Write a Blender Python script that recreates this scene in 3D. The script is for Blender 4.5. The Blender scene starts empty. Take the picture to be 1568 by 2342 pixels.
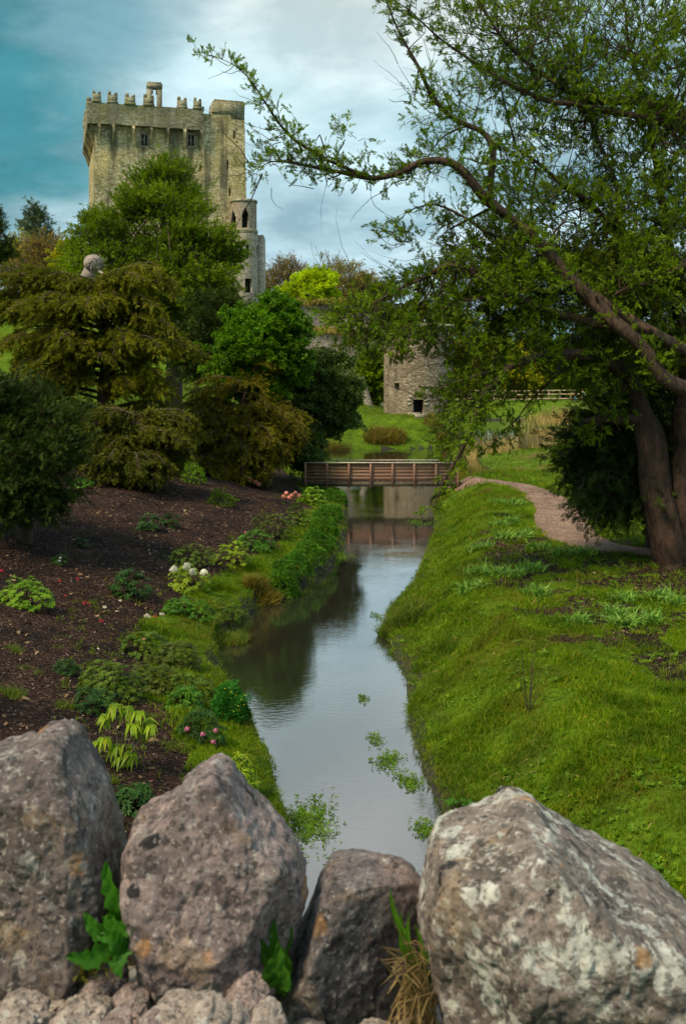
import bpy, math, random
import numpy as np
from mathutils import Vector
R0 = math.radians
rng = np.random.default_rng(7)
random.seed(7)
sc = bpy.context.scene

# ------------------------------------------------------------ camera, sky, sun, exposure
CX, HY, F, EYE = 784.0, 860.0, 2400.0, 6.0        # the photo's frame, 1568 x 2342 units, horizon at 860
cam_d = bpy.data.cameras.new('camera'); cam = bpy.data.objects.new('camera', cam_d)
sc.collection.objects.link(cam); sc.camera = cam
cam.location = (0, 0, EYE); cam.rotation_euler = (R0(90), 0, 0)
cam_d.lens = F / 2342 * 36; cam_d.sensor_width = 36
cam_d.shift_y = -(1171 - HY) / 2342
cam_d.clip_start = 0.05; cam_d.clip_end = 4000
cam_d.dof.use_dof = True; cam_d.dof.focus_distance = 40; cam_d.dof.aperture_fstop = 13.0

SUN_EL, SUN_AZ = 52, 232          # sun behind the camera's left shoulder, behind thin cloud
w = bpy.data.worlds.new('World'); sc.world = w; w.use_nodes = True
nt = w.node_tree; nt.nodes.clear()
def N(t, **k):
    n = nt.nodes.new(t)
    for a, b in k.items(): setattr(n, a, b)
    return n
def Lk(a, b): nt.links.new(a, b)
wo = N('ShaderNodeOutputWorld')
sky = N('ShaderNodeTexSky', sky_type='NISHITA', sun_disc=False, sun_elevation=R0(SUN_EL), sun_rotation=R0(SUN_AZ))
bsky = N('ShaderNodeBackground'); bsky.inputs['Strength'].default_value = 0.07; Lk(sky.outputs[0], bsky.inputs[0])
tc = N('ShaderNodeTexCoord'); sep = N('ShaderNodeSeparateXYZ'); Lk(tc.outputs['Generated'], sep.inputs[0])
mx = N('ShaderNodeMath', operation='MAXIMUM'); Lk(sep.outputs[2], mx.inputs[0]); mx.inputs[1].default_value = 0
ad = N('ShaderNodeMath', operation='ADD'); Lk(mx.outputs[0], ad.inputs[0]); ad.inputs[1].default_value = 0.22
dx = N('ShaderNodeMath', operation='DIVIDE'); Lk(sep.outputs[0], dx.inputs[0]); Lk(ad.outputs[0], dx.inputs[1])
dy = N('ShaderNodeMath', operation='DIVIDE'); Lk(sep.outputs[1], dy.inputs[0]); Lk(ad.outputs[0], dy.inputs[1])
cb = N('ShaderNodeCombineXYZ'); Lk(dx.outputs[0], cb.inputs[0]); Lk(dy.outputs[0], cb.inputs[1])
def blob(x, y, inner, outer):
    """a cloud bank in the direction (x, y) of the photo's frame"""
    v = Vector((x - CX, F, HY - y)).normalized()
    nrm = N('ShaderNodeVectorMath', operation='NORMALIZE'); Lk(tc.outputs['Generated'], nrm.inputs[0])
    dt = N('ShaderNodeVectorMath', operation='DOT_PRODUCT'); Lk(nrm.outputs[0], dt.inputs[0]); dt.inputs[1].default_value = v
    wob = N('ShaderNodeTexNoise'); wob.inputs['Scale'].default_value = 1.6; wob.inputs['Detail'].default_value = 6; wob.inputs['Roughness'].default_value = .5
    Lk(cb.outputs[0], wob.inputs['Vector'])
    ws = N('ShaderNodeMath', operation='MULTIPLY_ADD'); Lk(wob.outputs[0], ws.inputs[0]); ws.inputs[1].default_value = .07; ws.inputs[2].default_value = -.035
    s = N('ShaderNodeMath', operation='ADD'); Lk(dt.outputs['Value'], s.inputs[0]); Lk(ws.outputs[0], s.inputs[1])
    mr = N('ShaderNodeMapRange', interpolation_type='SMOOTHSTEP'); Lk(s.outputs[0], mr.inputs['Value'])
    mr.inputs['From Min'].default_value = math.cos(R0(outer)); mr.inputs['From Max'].default_value = math.cos(R0(inner))
    return mr.outputs[0]
n1 = N('ShaderNodeTexNoise'); n1.inputs['Scale'].default_value = 2.0; n1.inputs['Detail'].default_value = 9; n1.inputs['Roughness'].default_value = .55
n1.inputs['Distortion'].default_value = .15; Lk(cb.outputs[0], n1.inputs['Vector'])
cr = N('ShaderNodeValToRGB'); Lk(n1.outputs[0], cr.inputs[0])
e = cr.color_ramp.elements
e[0].position = .36; e[0].color = (.17, .31, .37, 1); e[1].position = .64; e[1].color = (.62, .76, .80, 1)
m = cr.color_ramp.elements.new(.48); m.color = (.34, .50, .56, 1)
def mixc(a, colour, fac_socket, amount=1.0):
    mixn = N('ShaderNodeMix', data_type='RGBA')
    sc_ = N('ShaderNodeMath', operation='MULTIPLY'); Lk(fac_socket, sc_.inputs[0]); sc_.inputs[1].default_value = amount
    Lk(sc_.outputs[0], mixn.inputs[0]); Lk(a, mixn.inputs[6]); mixn.inputs[7].default_value = (*colour, 1)
    return mixn.outputs[2]
c = cr.outputs[0]
c = mixc(c, (.56, .80, .82), blob(620, 60, 1, 11), .62)
c = mixc(c, (.46, .60, .66), blob(600, 560, 3, 13), .5)
c = mixc(c, (.50, .64, .68), blob(60, 420, 2, 9), .6)
c = mixc(c, (.62, .63, .60), blob(760, -620, 8, 20), .9)  # bright cloud above the view, added to brighten the water and warm the light
c = mixc(c, (.022, .19, .225), blob(-40, 150, 3, 12.5), .95)
c = mixc(c, (.22, .36, .42), blob(330, 90, 1, 7), .55)
n3 = N('ShaderNodeTexNoise'); n3.inputs['Scale'].default_value = 3.2; n3.inputs['Detail'].default_value = 8; n3.inputs['Roughness'].default_value = .6; n3.inputs['Distortion'].default_value = .4; Lk(cb.outputs[0], n3.inputs['Vector'])
r3 = N('ShaderNodeValToRGB'); Lk(n3.outputs[0], r3.inputs[0]); r3.color_ramp.elements[0].position = .36; r3.color_ramp.elements[0].color = (.74, .80, .82, 1); r3.color_ramp.elements[1].position = .62; r3.color_ramp.elements[1].color = (1.12, 1.12, 1.12, 1)
m3 = N('ShaderNodeMix', data_type='RGBA', blend_type='MULTIPLY'); m3.inputs[0].default_value = 1; Lk(c, m3.inputs[6]); Lk(r3.outputs[0], m3.inputs[7]); c = m3.outputs[2]      # broken cloud
bcl = N('ShaderNodeBackground'); Lk(c, bcl.inputs[0]); zs = N('ShaderNodeMapRange', interpolation_type='SMOOTHSTEP'); Lk(sep.outputs[2], zs.inputs['Value']); zs.inputs['From Min'].default_value = .40; zs.inputs['From Max'].default_value = .75; zs.inputs['To Min'].default_value = .80; zs.inputs['To Max'].default_value = 1.0; Lk(zs.outputs[0], bcl.inputs['Strength'])   # unseen sky overhead set brighter to keep light on the ground
ms = N('ShaderNodeMixShader'); ms.inputs[0].default_value = .93
Lk(bsky.outputs[0], ms.inputs[1]); Lk(bcl.outputs[0], ms.inputs[2]); Lk(ms.outputs[0], wo.inputs[0])

sd = bpy.data.lights.new('sun', 'SUN'); sun = bpy.data.objects.new('sun', sd); sc.collection.objects.link(sun)
sd.energy = 2.8; sd.angle = R0(12); sd.color = (1, .87, .62)
az = R0(SUN_AZ)
to_sun = Vector((math.sin(az) * math.cos(R0(SUN_EL)), math.cos(az) * math.cos(R0(SUN_EL)), math.sin(R0(SUN_EL))))
sun.rotation_euler = to_sun.to_track_quat('Z', 'Y').to_euler()
sc.view_settings.view_transform = 'Standard'; sc.view_settings.look = 'None'
sc.view_settings.exposure = 0.82; sc.view_settings.gamma = 1.0
sc.cycles.use_denoising = True
sc.cycles.max_bounces = 6; sc.cycles.diffuse_bounces = 3; sc.cycles.transparent_max_bounces = 4

# ------------------------------------------------------------ helpers
def P3(x, y, D): return np.array([(x - CX) / F * D, D, EYE + (HY - y) / F * D])
def smooth(t): t = np.clip(t, 0, 1); return t * t * (3 - 2 * t)
def _hash(ix, iy, iz, seed):
    h = (ix.astype(np.int64) * 374761393 + iy.astype(np.int64) * 668265263 + iz.astype(np.int64) * 1274126177 + seed * 974711) & 0xffffffff
    h = ((h ^ (h >> 13)) * 1274126177) & 0xffffffff
    h = ((h ^ (h >> 16)) * 2246822519) & 0xffffffff
    return ((h ^ (h >> 15)) & 0xffffff) / float(0xffffff)
def vnoise(p, seed=0):
    p = np.asarray(p, float); i = np.floor(p); f = p - i; u = f * f * (3 - 2 * f); i = i.astype(np.int64)
    r = 0
    for a in (0, 1):
        for b in (0, 1):
            for c_ in (0, 1):
                wgt = (u[:, 0] if a else 1 - u[:, 0]) * (u[:, 1] if b else 1 - u[:, 1]) * (u[:, 2] if c_ else 1 - u[:, 2])
                r = r + wgt * _hash(i[:, 0] + a, i[:, 1] + b, i[:, 2] + c_, seed)
    return r
def fbm(p, oct=4, seed=0):
    s = 0; a = .5; t = 0; q = np.asarray(p, float)
    for o in range(oct):
        s = s + a * vnoise(q, seed + o * 17); t += a; a *= .5; q = q * 2.03 + 11.7
    return s / t
def noise2(x, y, scale, seed=0, oct=4):
    x = np.atleast_1d(x).astype(float); y = np.atleast_1d(y).astype(float)
    return fbm(np.stack([x * scale, y * scale, np.full_like(x, .37)], 1), oct, seed)

class MB:
    """collects vertices and faces (tri and quad arrays) of ONE mesh"""
    def __init__(s): s.v = []; s.q = []; s.t = []; s.n = 0
    def add(s, v, q=None, t=None):
        v = np.asarray(v, float).reshape(-1, 3)
        if q is not None and len(q): s.q.append(np.asarray(q, np.int64).reshape(-1, 4) + s.n)
        if t is not None and len(t): s.t.append(np.asarray(t, np.int64).reshape(-1, 3) + s.n)
        s.v.append(v); s.n += len(v)
    def box(s, x0, x1, y0, y1, z0, z1, f=None):
        v = np.array([(x, y, z) for z in (z0, z1) for y in (y0, y1) for x in (x0, x1)], float)
        if f is not None: v = np.array([f(*p) for p in v])
        s.add(v, q=[(0, 2, 3, 1), (4, 5, 7, 6), (0, 1, 5, 4), (2, 6, 7, 3), (0, 4, 6, 2), (1, 3, 7, 5)])
    def tube(s, pts, rad, sides=8, cap=True, rough=0, seed=0):
        pts = np.asarray(pts, float); rad = np.broadcast_to(np.asarray(rad, float), (len(pts),))
        k = len(pts); tan = np.gradient(pts, axis=0); tan /= np.linalg.norm(tan, axis=1, keepdims=True) + 1e-9
        up = np.array([0, 0, 1.]) if abs(tan[0][2]) < .9 else np.array([1., 0, 0])
        a = np.cross(tan, up); bad = np.linalg.norm(a, axis=1) < .05
        a[bad] = np.cross(tan[bad], np.array([.6, .8, 0])); a /= np.linalg.norm(a, axis=1, keepdims=True)
        for i in range(1, k):
            b = a[i - 1] - tan[i] * np.dot(a[i - 1], tan[i]); nb = np.linalg.norm(b)
            if nb > 1e-6: a[i] = b / nb
        b = np.cross(tan, a)
        th = np.linspace(0, 2 * math.pi, sides, endpoint=False)
        ring = a[:, None, :] * np.cos(th)[None, :, None] + b[:, None, :] * np.sin(th)[None, :, None]
        rr = rad[:, None] * np.ones((k, sides))
        if rough:
            q = (pts[:, None, :] + ring * rad[:, None, None]).reshape(-1, 3)
            rr = rr * (1 + rough * (fbm(np.stack([np.tile(np.cos(th) * 2.2, k), np.tile(np.sin(th) * 2.2, k), np.repeat(np.arange(k) * .22, sides)], 1), 3, seed).reshape(k, sides) - .5) * 2)
        v = pts[:, None, :] + ring * rr[:, :, None]
        i = np.arange(k - 1)[:, None] * sides; j = np.arange(sides)[None, :]; j2 = (j + 1) % sides
        q = np.stack([i + j, i + j2, i + sides + j2, i + sides + j], -1).reshape(-1, 4)
        base = s.n; s.add(v.reshape(-1, 3), q=q)
        if cap:
            for rr_, c_ in ((0, pts[0]), (k - 1, pts[-1])):
                t = [(k * sides, rr_ * sides + (jj + 1) % sides, rr_ * sides + jj) for jj in range(sides)]
                vv = v.reshape(k, sides, 3)[rr_]
                s.add(np.vstack([vv, c_]), t=[(sides, (jj + 1) % sides, jj) for jj in range(sides)])
    def lathe(s, cx, cy, prof, sides=24, f=None):
        prof = np.asarray(prof, float); k = len(prof); th = np.linspace(0, 2 * math.pi, sides, endpoint=False)
        v = np.stack([cx + prof[:, 0][:, None] * np.cos(th), cy + prof[:, 0][:, None] * np.sin(th), prof[:, 1][:, None] * np.ones(sides)], -1)
        i = np.arange(k - 1)[:, None] * sides; j = np.arange(sides)[None, :]; j2 = (j + 1) % sides
        s.add(v.reshape(-1, 3), q=np.stack([i + j, i + j2, i + sides + j2, i + sides + j], -1).reshape(-1, 4))
    def build(s, name, mat, parent=None, smooth_=False):
        me = bpy.data.meshes.new(name)
        v = np.concatenate(s.v) if s.v else np.zeros((0, 3))
        q = np.concatenate(s.q) if s.q else np.zeros((0, 4), np.int64)
        t = np.concatenate(s.t) if s.t else np.zeros((0, 3), np.int64)
        me.vertices.add(len(v)); me.vertices.foreach_set('co', v.astype(np.float32).ravel())
        loops = np.concatenate([q.ravel(), t.ravel()]); me.loops.add(len(loops)); me.loops.foreach_set('vertex_index', loops.astype(np.int32))
        nf = len(q) + len(t); me.polygons.add(nf)
        tot = np.concatenate([np.full(len(q), 4), np.full(len(t), 3)]).astype(np.int32)
        st = np.concatenate([[0], np.cumsum(tot)[:-1]]).astype(np.int32) if nf else tot
        me.polygons.foreach_set('loop_start', st); me.polygons.foreach_set('loop_total', tot)
        if smooth_: me.polygons.foreach_set('use_smooth', np.ones(nf, bool))
        me.update(calc_edges=True)
        for m_ in (mat if isinstance(mat, (list, tuple)) else [mat]):
            if m_: me.materials.append(m_)
        o = bpy.data.objects.new(name, me); sc.collection.objects.link(o)
        if parent is not None:
            o.parent = parent; o.location = -np.array(parent.location)
        return o

def recentre(o):
    """move a top-level mesh's origin to the bottom middle of its shape"""
    me = o.data; n = len(me.vertices); a = np.zeros(n * 3, np.float32); me.vertices.foreach_get('co', a); a = a.reshape(-1, 3)
    c_ = np.array([(a[:, 0].min() + a[:, 0].max()) / 2, (a[:, 1].min() + a[:, 1].max()) / 2, a[:, 2].min()])
    me.vertices.foreach_set('co', (a - c_).astype(np.float32).ravel()); me.update(); o.location = c_
    return o
def tag(o, label=None, cat=None, group=None, kind=None):
    if label: o['label'] = label
    if cat: o['category'] = cat
    if group: o['group'] = group
    if kind: o['kind'] = kind
    return o
def thing(name, label, cat, loc=(0, 0, 0), group=None):
    o = bpy.data.objects.new(name, None); sc.collection.objects.link(o); o.location = loc; o.empty_display_size = .2
    return tag(o, label, cat, group)

def frames(d, roll=None):
    """rotation matrices (N,3,3) whose first column is direction d"""
    d = d / (np.linalg.norm(d, axis=1, keepdims=True) + 1e-9)
    r = rng.normal(size=d.shape); a = np.cross(d, r); a /= np.linalg.norm(a, axis=1, keepdims=True) + 1e-9
    return np.stack([d, a, np.cross(d, a)], -1)
def upframes(az_, tilt=None):
    """rotation about z by az_ (N,), optional random lean"""
    n = len(az_); z = np.tile([0, 0, 1.], (n, 1)).astype(float)
    if tilt is not None: z[:, :2] += rng.normal(size=(n, 2)) * tilt; z /= np.linalg.norm(z, axis=1, keepdims=True)
    x = np.stack([np.cos(az_), np.sin(az_), np.zeros(n)], 1); x -= z * np.sum(x * z, 1, keepdims=True); x /= np.linalg.norm(x, axis=1, keepdims=True)
    return np.stack([x, np.cross(z, x), z], -1)
def scatter(mb, tmpl, P, M, S):
    V, Q, T = tmpl; n = len(P)
    if n == 0: return
    S = np.broadcast_to(np.asarray(S, float), (n,)) if np.ndim(S) < 2 else S
    VV = V[None] * (S[:, None, None] if S.ndim == 1 else S[:, None, :])
    W = np.einsum('nij,nkj->nki', M, VV) + P[:, None, :]
    off = (np.arange(n) * len(V))[:, None, None]
    mb.add(W.reshape(-1, 3), q=(Q[None] + off).reshape(-1, 4) if len(Q) else None, t=(T[None] + off).reshape(-1, 3) if len(T) else None)

def leafquad(p, d, n_, L, W):
    d = np.array(d, float); d /= np.linalg.norm(d); s_ = np.cross(d, n_); s_ /= np.linalg.norm(s_) + 1e-9
    p = np.array(p, float)
    return [p, p + d * L * .45 + s_ * W / 2, p + d * L, p + d * L * .45 - s_ * W / 2]
def tmpl_yew(nl=12, seed=1, leafL=.42, leafW=.13):
    r = random.Random(seed); V = []; Q = []
    for i in range(nl):
        t = i / nl; side = 1 if i % 2 else -1
        d = (.75 + .3 * t, side * (.8 - .5 * t) + r.uniform(-.2, .2), r.uniform(-.35, .45)); b = len(V)
        V += leafquad((t * .85, 0, 0), d, (r.uniform(-.4, .4), r.uniform(-.3, .3), 1), leafL * r.uniform(.75, 1.1), leafW); Q.append((b, b + 1, b + 2, b + 3))
    return np.array(V), np.array(Q), np.zeros((0, 3), int)
def tmpl_leafball(nl=9, seed=2, L=.7, W=.4):
    r = random.Random(seed); V = []; Q = []
    for i in range(nl):
        d = Vector((r.gauss(.3, 1), r.gauss(0, 1), r.gauss(0, 1))).normalized(); b = len(V)
        V += leafquad(np.array(d) * .15, d, (r.uniform(-1, 1), r.uniform(-1, 1), 1), L * r.uniform(.7, 1.1), W); Q.append((b, b + 1, b + 2, b + 3))
    return np.array(V), np.array(Q), np.zeros((0, 3), int)
def tmpl_rosette(nl=8, seed=3, L=1., W=.3, el=.25, droop=.5):
    """a whorl of long leaves round the z axis, each leaf folded at its rib and arched"""
    r = random.Random(seed); V = []; Q = []
    for i in range(nl):
        a = i * 2.399 + r.uniform(-.2, .2); ca, sa = math.cos(a), math.sin(a); l = L * r.uniform(.75, 1.05); e_ = el + r.uniform(-.15, .2)
        prof = [(.06, 0, .2), (.5, e_ * .55, 1), (1., e_ - droop * .55, .12)]; b = len(V)
        for (t, z, wd) in prof:
            for s_ in (-1, 0, 1):
                V.append((ca * l * t - sa * s_ * W * wd / 2, sa * l * t + ca * s_ * W * wd / 2, l * z + (0.04 * wd * abs(s_))))
        for k in (0, 1):
            for s_ in (0, 1): Q.append((b + k * 3 + s_, b + k * 3 + s_ + 1, b + k * 3 + s_ + 4, b + k * 3 + s_ + 3))
    return np.array(V), np.array(Q), np.zeros((0, 3), int)
def tmpl_grass(nb=6, seed=4, spread=.25, W=.05, bend=.5, hv=.4):
    r = random.Random(seed); V = []; Q = []; T = []
    for i in range(nb):
        a = r.uniform(0, 6.283); ca, sa = math.cos(a), math.sin(a); h = 1 - r.uniform(0, hv); rx = r.uniform(-spread, spread); ry = r.uniform(-spread, spread)
        bd = bend * r.uniform(.3, 1.2); wa = r.uniform(0, 6.283); wx, wy = math.cos(wa) * W / 2, math.sin(wa) * W / 2; b = len(V)
        for t, wd in ((0, 1), (.5, .8)):
            ox, oy, oz = rx + ca * bd * t * t * h, ry + sa * bd * t * t * h, h * t
            V += [(ox - wx * wd, oy - wy * wd, oz), (ox + wx * wd, oy + wy * wd, oz)]
        V.append((rx + ca * bd * h, ry + sa * bd * h, h * (1 - .35 * bd)))
        Q.append((b, b + 1, b + 3, b + 2)); T.append((b + 2, b + 3, b + 4))
    return np.array(V), np.array(Q), np.array(T)
def tmpl_chip(seed=5):
    r = random.Random(seed)
    V = np.array([(-.5, -.2, 0), (.4, -.25, .02), (.55, .15, .1), (-.4, .22, .06), (0, 0, .16)]) + np.array([[r.uniform(-.08, .08) for _ in range(3)] for _ in range(5)])
    return V, np.zeros((0, 4), int), np.array([(0, 1, 4), (1, 2, 4), (2, 3, 4), (3, 0, 4)])
def tmpl_truss(seed=6, n_=16, r0=.5, L=.45, W=.42):
    """a ball of petals"""
    r = random.Random(seed); V = []; Q = []
    for i in range(n_):
        z = 1 - 1.5 * (i + .5) / n_; a = i * 2.399; q = math.sqrt(max(0, 1 - z * z)); d = np.array((q * math.cos(a), q * math.sin(a), z)); b = len(V)
        t = np.cross(d, (0, 0, 1) if abs(z) < .9 else (1, 0, 0)); t /= np.linalg.norm(t)
        V += leafquad(d * r0 - t * L * .5, t + d * r.uniform(-.1, .5), d, L, W); Q.append((b, b + 1, b + 2, b + 3))
    return np.array(V), np.array(Q), np.zeros((0, 3), int)
YEW = [tmpl_yew(12, s) for s in (1, 2, 3)]
FINE = [tmpl_yew(14, s, .5, .09) for s in (4, 5)]
BALL = [tmpl_leafball(9, s) for s in (1, 2, 3)]

def spline(pts, step):
    """Catmull-Rom through (x,y,z,r) rows, resampled"""
    p = np.asarray(pts, float); p = np.vstack([2 * p[0] - p[1], p, 2 * p[-1] - p[-2]]); out = []
    for i in range(1, len(p) - 2):
        L = np.linalg.norm(p[i + 1][:3] - p[i][:3]); n_ = max(2, int(L / step))
        for t in np.arange(n_) / n_:
            out.append(.5 * ((2 * p[i]) + (-p[i - 1] + p[i + 1]) * t + (2 * p[i - 1] - 5 * p[i] + 4 * p[i + 1] - p[i + 2]) * t * t + (-p[i - 1] + 3 * p[i] - 3 * p[i + 1] + p[i + 2]) * t ** 3))
    out.append(p[-2]); out = np.array(out); out[:, 3] = np.maximum(out[:, 3], .0002 if out[:, 3].max() < .003 else .004)
    return out
def limb_px(rows, step=.25):
    """rows (x, y, distance, radius) of a limb, as seen from where the photo was taken"""
    return spline([(*P3(x, y, D), r) for x, y, D, r in rows], step)
def twigs(P0, d0, L, K=5, wander=.25, grav=0.):
    n = len(P0); d = d0 / (np.linalg.norm(d0, axis=1, keepdims=True) + 1e-9); pts = [P0]; dirs = [d]
    for k in range(K - 1):
        d = d + rng.normal(size=(n, 3)) * wander; d[:, 2] += grav; d /= np.linalg.norm(d, axis=1, keepdims=True)
        pts.append(pts[-1] + d * (L / (K - 1))[:, None]); dirs.append(d)
    return np.stack(pts, 1), np.stack(dirs, 1)
def twig_mesh(mb, pts, r0, sides=3):
    n, K, _ = pts.shape
    tan = np.gradient(pts, axis=1); tan /= np.linalg.norm(tan, axis=2, keepdims=True) + 1e-9
    ref = np.array([.31, .27, .91]); a = np.cross(tan, ref); a /= np.linalg.norm(a, axis=2, keepdims=True) + 1e-9; b = np.cross(tan, a)
    th = np.arange(sides) * 2 * math.pi / sides
    rad = np.asarray(r0)[:, None] * np.linspace(1, .35, K)[None]
    v = pts[:, :, None, :] + rad[:, :, None, None] * (a[:, :, None, :] * np.cos(th)[None, None, :, None] + b[:, :, None, :] * np.sin(th)[None, None, :, None])
    base = (np.arange(n) * K * sides)[:, None, None] + (np.arange(K - 1) * sides)[None, :, None]; j = np.arange(sides)[None, None, :]; j2 = (j + 1) % sides
    q = np.stack([base + j, base + j2, base + sides + j2, base + sides + j], -1).reshape(-1, 4)
    mb.add(v.reshape(-1, 3), q=q)
def leaves_on(mb, pts, dirs, m, size, tm, spread=.7, t0=.2, up=.0, jitter=.03):
    """m sprigs along every twig"""
    n, K, _ = pts.shape
    t = (t0 + (1 - t0) * rng.random((n, m))) * (K - 1); i = np.minimum(t.astype(int), K - 2); f = (t - i)[..., None]; ar = np.arange(n)[:, None]
    p = pts[ar, i] * (1 - f) + pts[ar, i + 1] * f; d = dirs[ar, i] + rng.normal(size=(n, m, 3)) * spread; d[..., 2] += up
    p = (p + rng.normal(size=p.shape) * jitter).reshape(-1, 3); d = d.reshape(-1, 3); s_ = size * rng.uniform(.65, 1.25, len(p))
    idx = rng.integers(0, len(tm), len(p))
    for k, T in enumerate(tm):
        mk = idx == k; scatter(mb, T, p[mk], frames(d[mk]), s_[mk])
def fill(ells, ntw, centre, bias=.45, updir=.0, out=1.0, clump=28):
    """random points in a crown made of ellipsoids (x, y, distance, rx, ry in frame units, depth radius in m, weight), with outward directions"""
    E = [(P3(x, y, D), np.array([rx * D / F, rd, ry * D / F]), wt) for x, y, D, rx, ry, rd, wt in ells]
    wts = np.array([e_[2] * (e_[1][0] * e_[1][2]) for e_ in E]); wts /= wts.sum()
    cnt = rng.multinomial(ntw, wts); P = []; Dr = []
    for (c_, r_, _), k in zip(E, cnt):
        u = rng.normal(size=(k, 3)); u /= np.linalg.norm(u, axis=1, keepdims=True); rad = rng.random(k) ** bias
        q = u * rad[:, None]
        if clump and k > 30:                     # sprays gather in clumps with gaps between
            nc = max(6, int(k / clump)); ci = rng.integers(0, nc, k); rm = r_.mean(); sp = np.minimum(.55 * rm, 1.9 * rm / nc ** .40) * .55
            q = q[ci] + rng.normal(size=(k, 3)) * (sp / r_) * [1, 1, .6]; u = q / (np.linalg.norm(q, axis=1, keepdims=True) + 1e-9)
        P.append(c_ + q * r_); Dr.append(u)
    P = np.vstack(P); Dr = np.vstack(Dr); o = P - centre; o /= np.linalg.norm(o, axis=1, keepdims=True) + 1e-9
    d = Dr * .7 + o * out + rng.normal(size=P.shape) * .35; d[:, 2] += updir
    return P, d / np.linalg.norm(d, axis=1, keepdims=True)

# ------------------------------------------------------------ materials
def mat(name, fn, disp=False):
    m_ = bpy.data.materials.new(name); m_.use_nodes = True; t = m_.node_tree; b = t.nodes['Principled BSDF']
    b.inputs['Specular IOR Level'].default_value = .3; fn(m_, t, b); return m_
def nn(t, typ, **k):
    n_ = t.nodes.new(typ)
    for a, v in k.items(): setattr(n_, a, v)
    return n_
def noise_n(t, scale, detail=6, rough=.55, vec=None, dist=0):
    n_ = nn(t, 'ShaderNodeTexNoise'); n_.inputs['Scale'].default_value = scale; n_.inputs['Detail'].default_value = detail
    n_.inputs['Roughness'].default_value = rough; n_.inputs['Distortion'].default_value = dist
    if vec is not None: t.links.new(vec, n_.inputs['Vector'])
    return n_
def ramp(t, fac, stops, interp='LINEAR'):
    r = nn(t, 'ShaderNodeValToRGB'); el = r.color_ramp.elements; r.color_ramp.interpolation = interp
    while len(el) > 1: el.remove(el[-1])
    el[0].position = stops[0][0]; el[0].color = (*stops[0][1], 1)
    for p, c_ in stops[1:]: e_ = el.new(p); e_.color = (*c_, 1)
    t.links.new(fac, r.inputs[0]); return r.outputs[0]
def mixn(t, fac, a, b, mode='MIX'):
    m_ = nn(t, 'ShaderNodeMix', data_type='RGBA', blend_type=mode)
    for s_, v in ((0, fac), (6, a), (7, b)):
        if hasattr(v, 'default_value') or hasattr(v, 'links'): t.links.new(v, m_.inputs[s_])
        elif isinstance(v, tuple): m_.inputs[s_].default_value = (*v, 1)
        else: m_.inputs[s_].default_value = v
    return m_.outputs[2]
def bump(t, b, h, strength=.5, dist=.02):
    n_ = nn(t, 'ShaderNodeBump'); n_.inputs['Strength'].default_value = strength; n_.inputs['Distance'].default_value = dist
    t.links.new(h, n_.inputs['Height']); t.links.new(n_.outputs[0], b.inputs['Normal']); return n_
def leaf_mat(name, cols, rough=.5, trans=.3, clump=.6, clumpcol=None, spec=.12):
    """colours vary from leaf to leaf and clump to clump"""
    def fn(m_, t, b):
        g = nn(t, 'ShaderNodeNewGeometry'); tcn = nn(t, 'ShaderNodeTexCoord')
        k = len(cols); c1 = ramp(t, g.outputs['Random Per Island'], [(i / max(1, k - 1), c_) for i, c_ in enumerate(cols)])
        nz = noise_n(t, clump, 3, .5, tcn.outputs['Object']); v = ramp(t, nz.outputs[0], [(.35, (.55, .6, .5)), (.65, (1.25, 1.2, 1.1))])
        c2 = mixn(t, 1.0, c1, v, 'MULTIPLY'); t.links.new(c2, b.inputs['Base Color'])
        b.inputs['Roughness'].default_value = rough; b.inputs['Specular IOR Level'].default_value = spec
        if trans:
            tr = nn(t, 'ShaderNodeBsdfTranslucent'); tb = mixn(t, 1.0, c2, (1.3, 1.5, .6), 'MULTIPLY'); t.links.new(tb, tr.inputs[0])
            mx_ = nn(t, 'ShaderNodeMixShader'); mx_.inputs[0].default_value = trans
            t.links.new(b.outputs[0], mx_.inputs[1]); t.links.new(tr.outputs[0], mx_.inputs[2]); t.links.new(mx_.outputs[0], t.nodes['Material Output'].inputs[0])
    return mat(name, fn)
def bark_mat(name, c1, c2, sc_=6):
    def fn(m_, t, b):
        tcn = nn(t, 'ShaderNodeTexCoord'); mp = nn(t, 'ShaderNodeMapping'); mp.inputs['Scale'].default_value = (1, 1, .35); t.links.new(tcn.outputs['Object'], mp.inputs[0])
        nz = noise_n(t, sc_, 8, .65, mp.outputs[0], .6); nz2 = noise_n(t, 1.3, 3, .5, tcn.outputs['Object'])
        c_ = ramp(t, nz.outputs[0], [(.3, c1), (.7, c2)]); c_ = mixn(t, 1.0, c_, ramp(t, nz2.outputs[0], [(.35, (.7, .75, .65)), (.65, (1.2, 1.15, 1.1))]), 'MULTIPLY')
        t.links.new(c_, b.inputs['Base Color']); b.inputs['Roughness'].default_value = .9; bump(t, b, nz.outputs[0], .9, .06)
    return mat(name, fn)
def flat_mat(name, c_, rough=.7, var=.25, sc_=8):
    def fn(m_, t, b):
        tcn = nn(t, 'ShaderNodeTexCoord'); nz = noise_n(t, sc_, 5, .6, tcn.outputs['Object'])
        lo = tuple(x * (1 - var) for x in c_); hi = tuple(min(1, x * (1 + var)) for x in c_)
        t.links.new(ramp(t, nz.outputs[0], [(.35, lo), (.65, hi)]), b.inputs['Base Color']); b.inputs['Roughness'].default_value = rough
        bump(t, b, nz.outputs[0], .3, .01)
    return mat(name, fn)
def petal_mat(name, a, b_): return leaf_mat(name, [a, b_], .6, .3, 3.)
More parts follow.
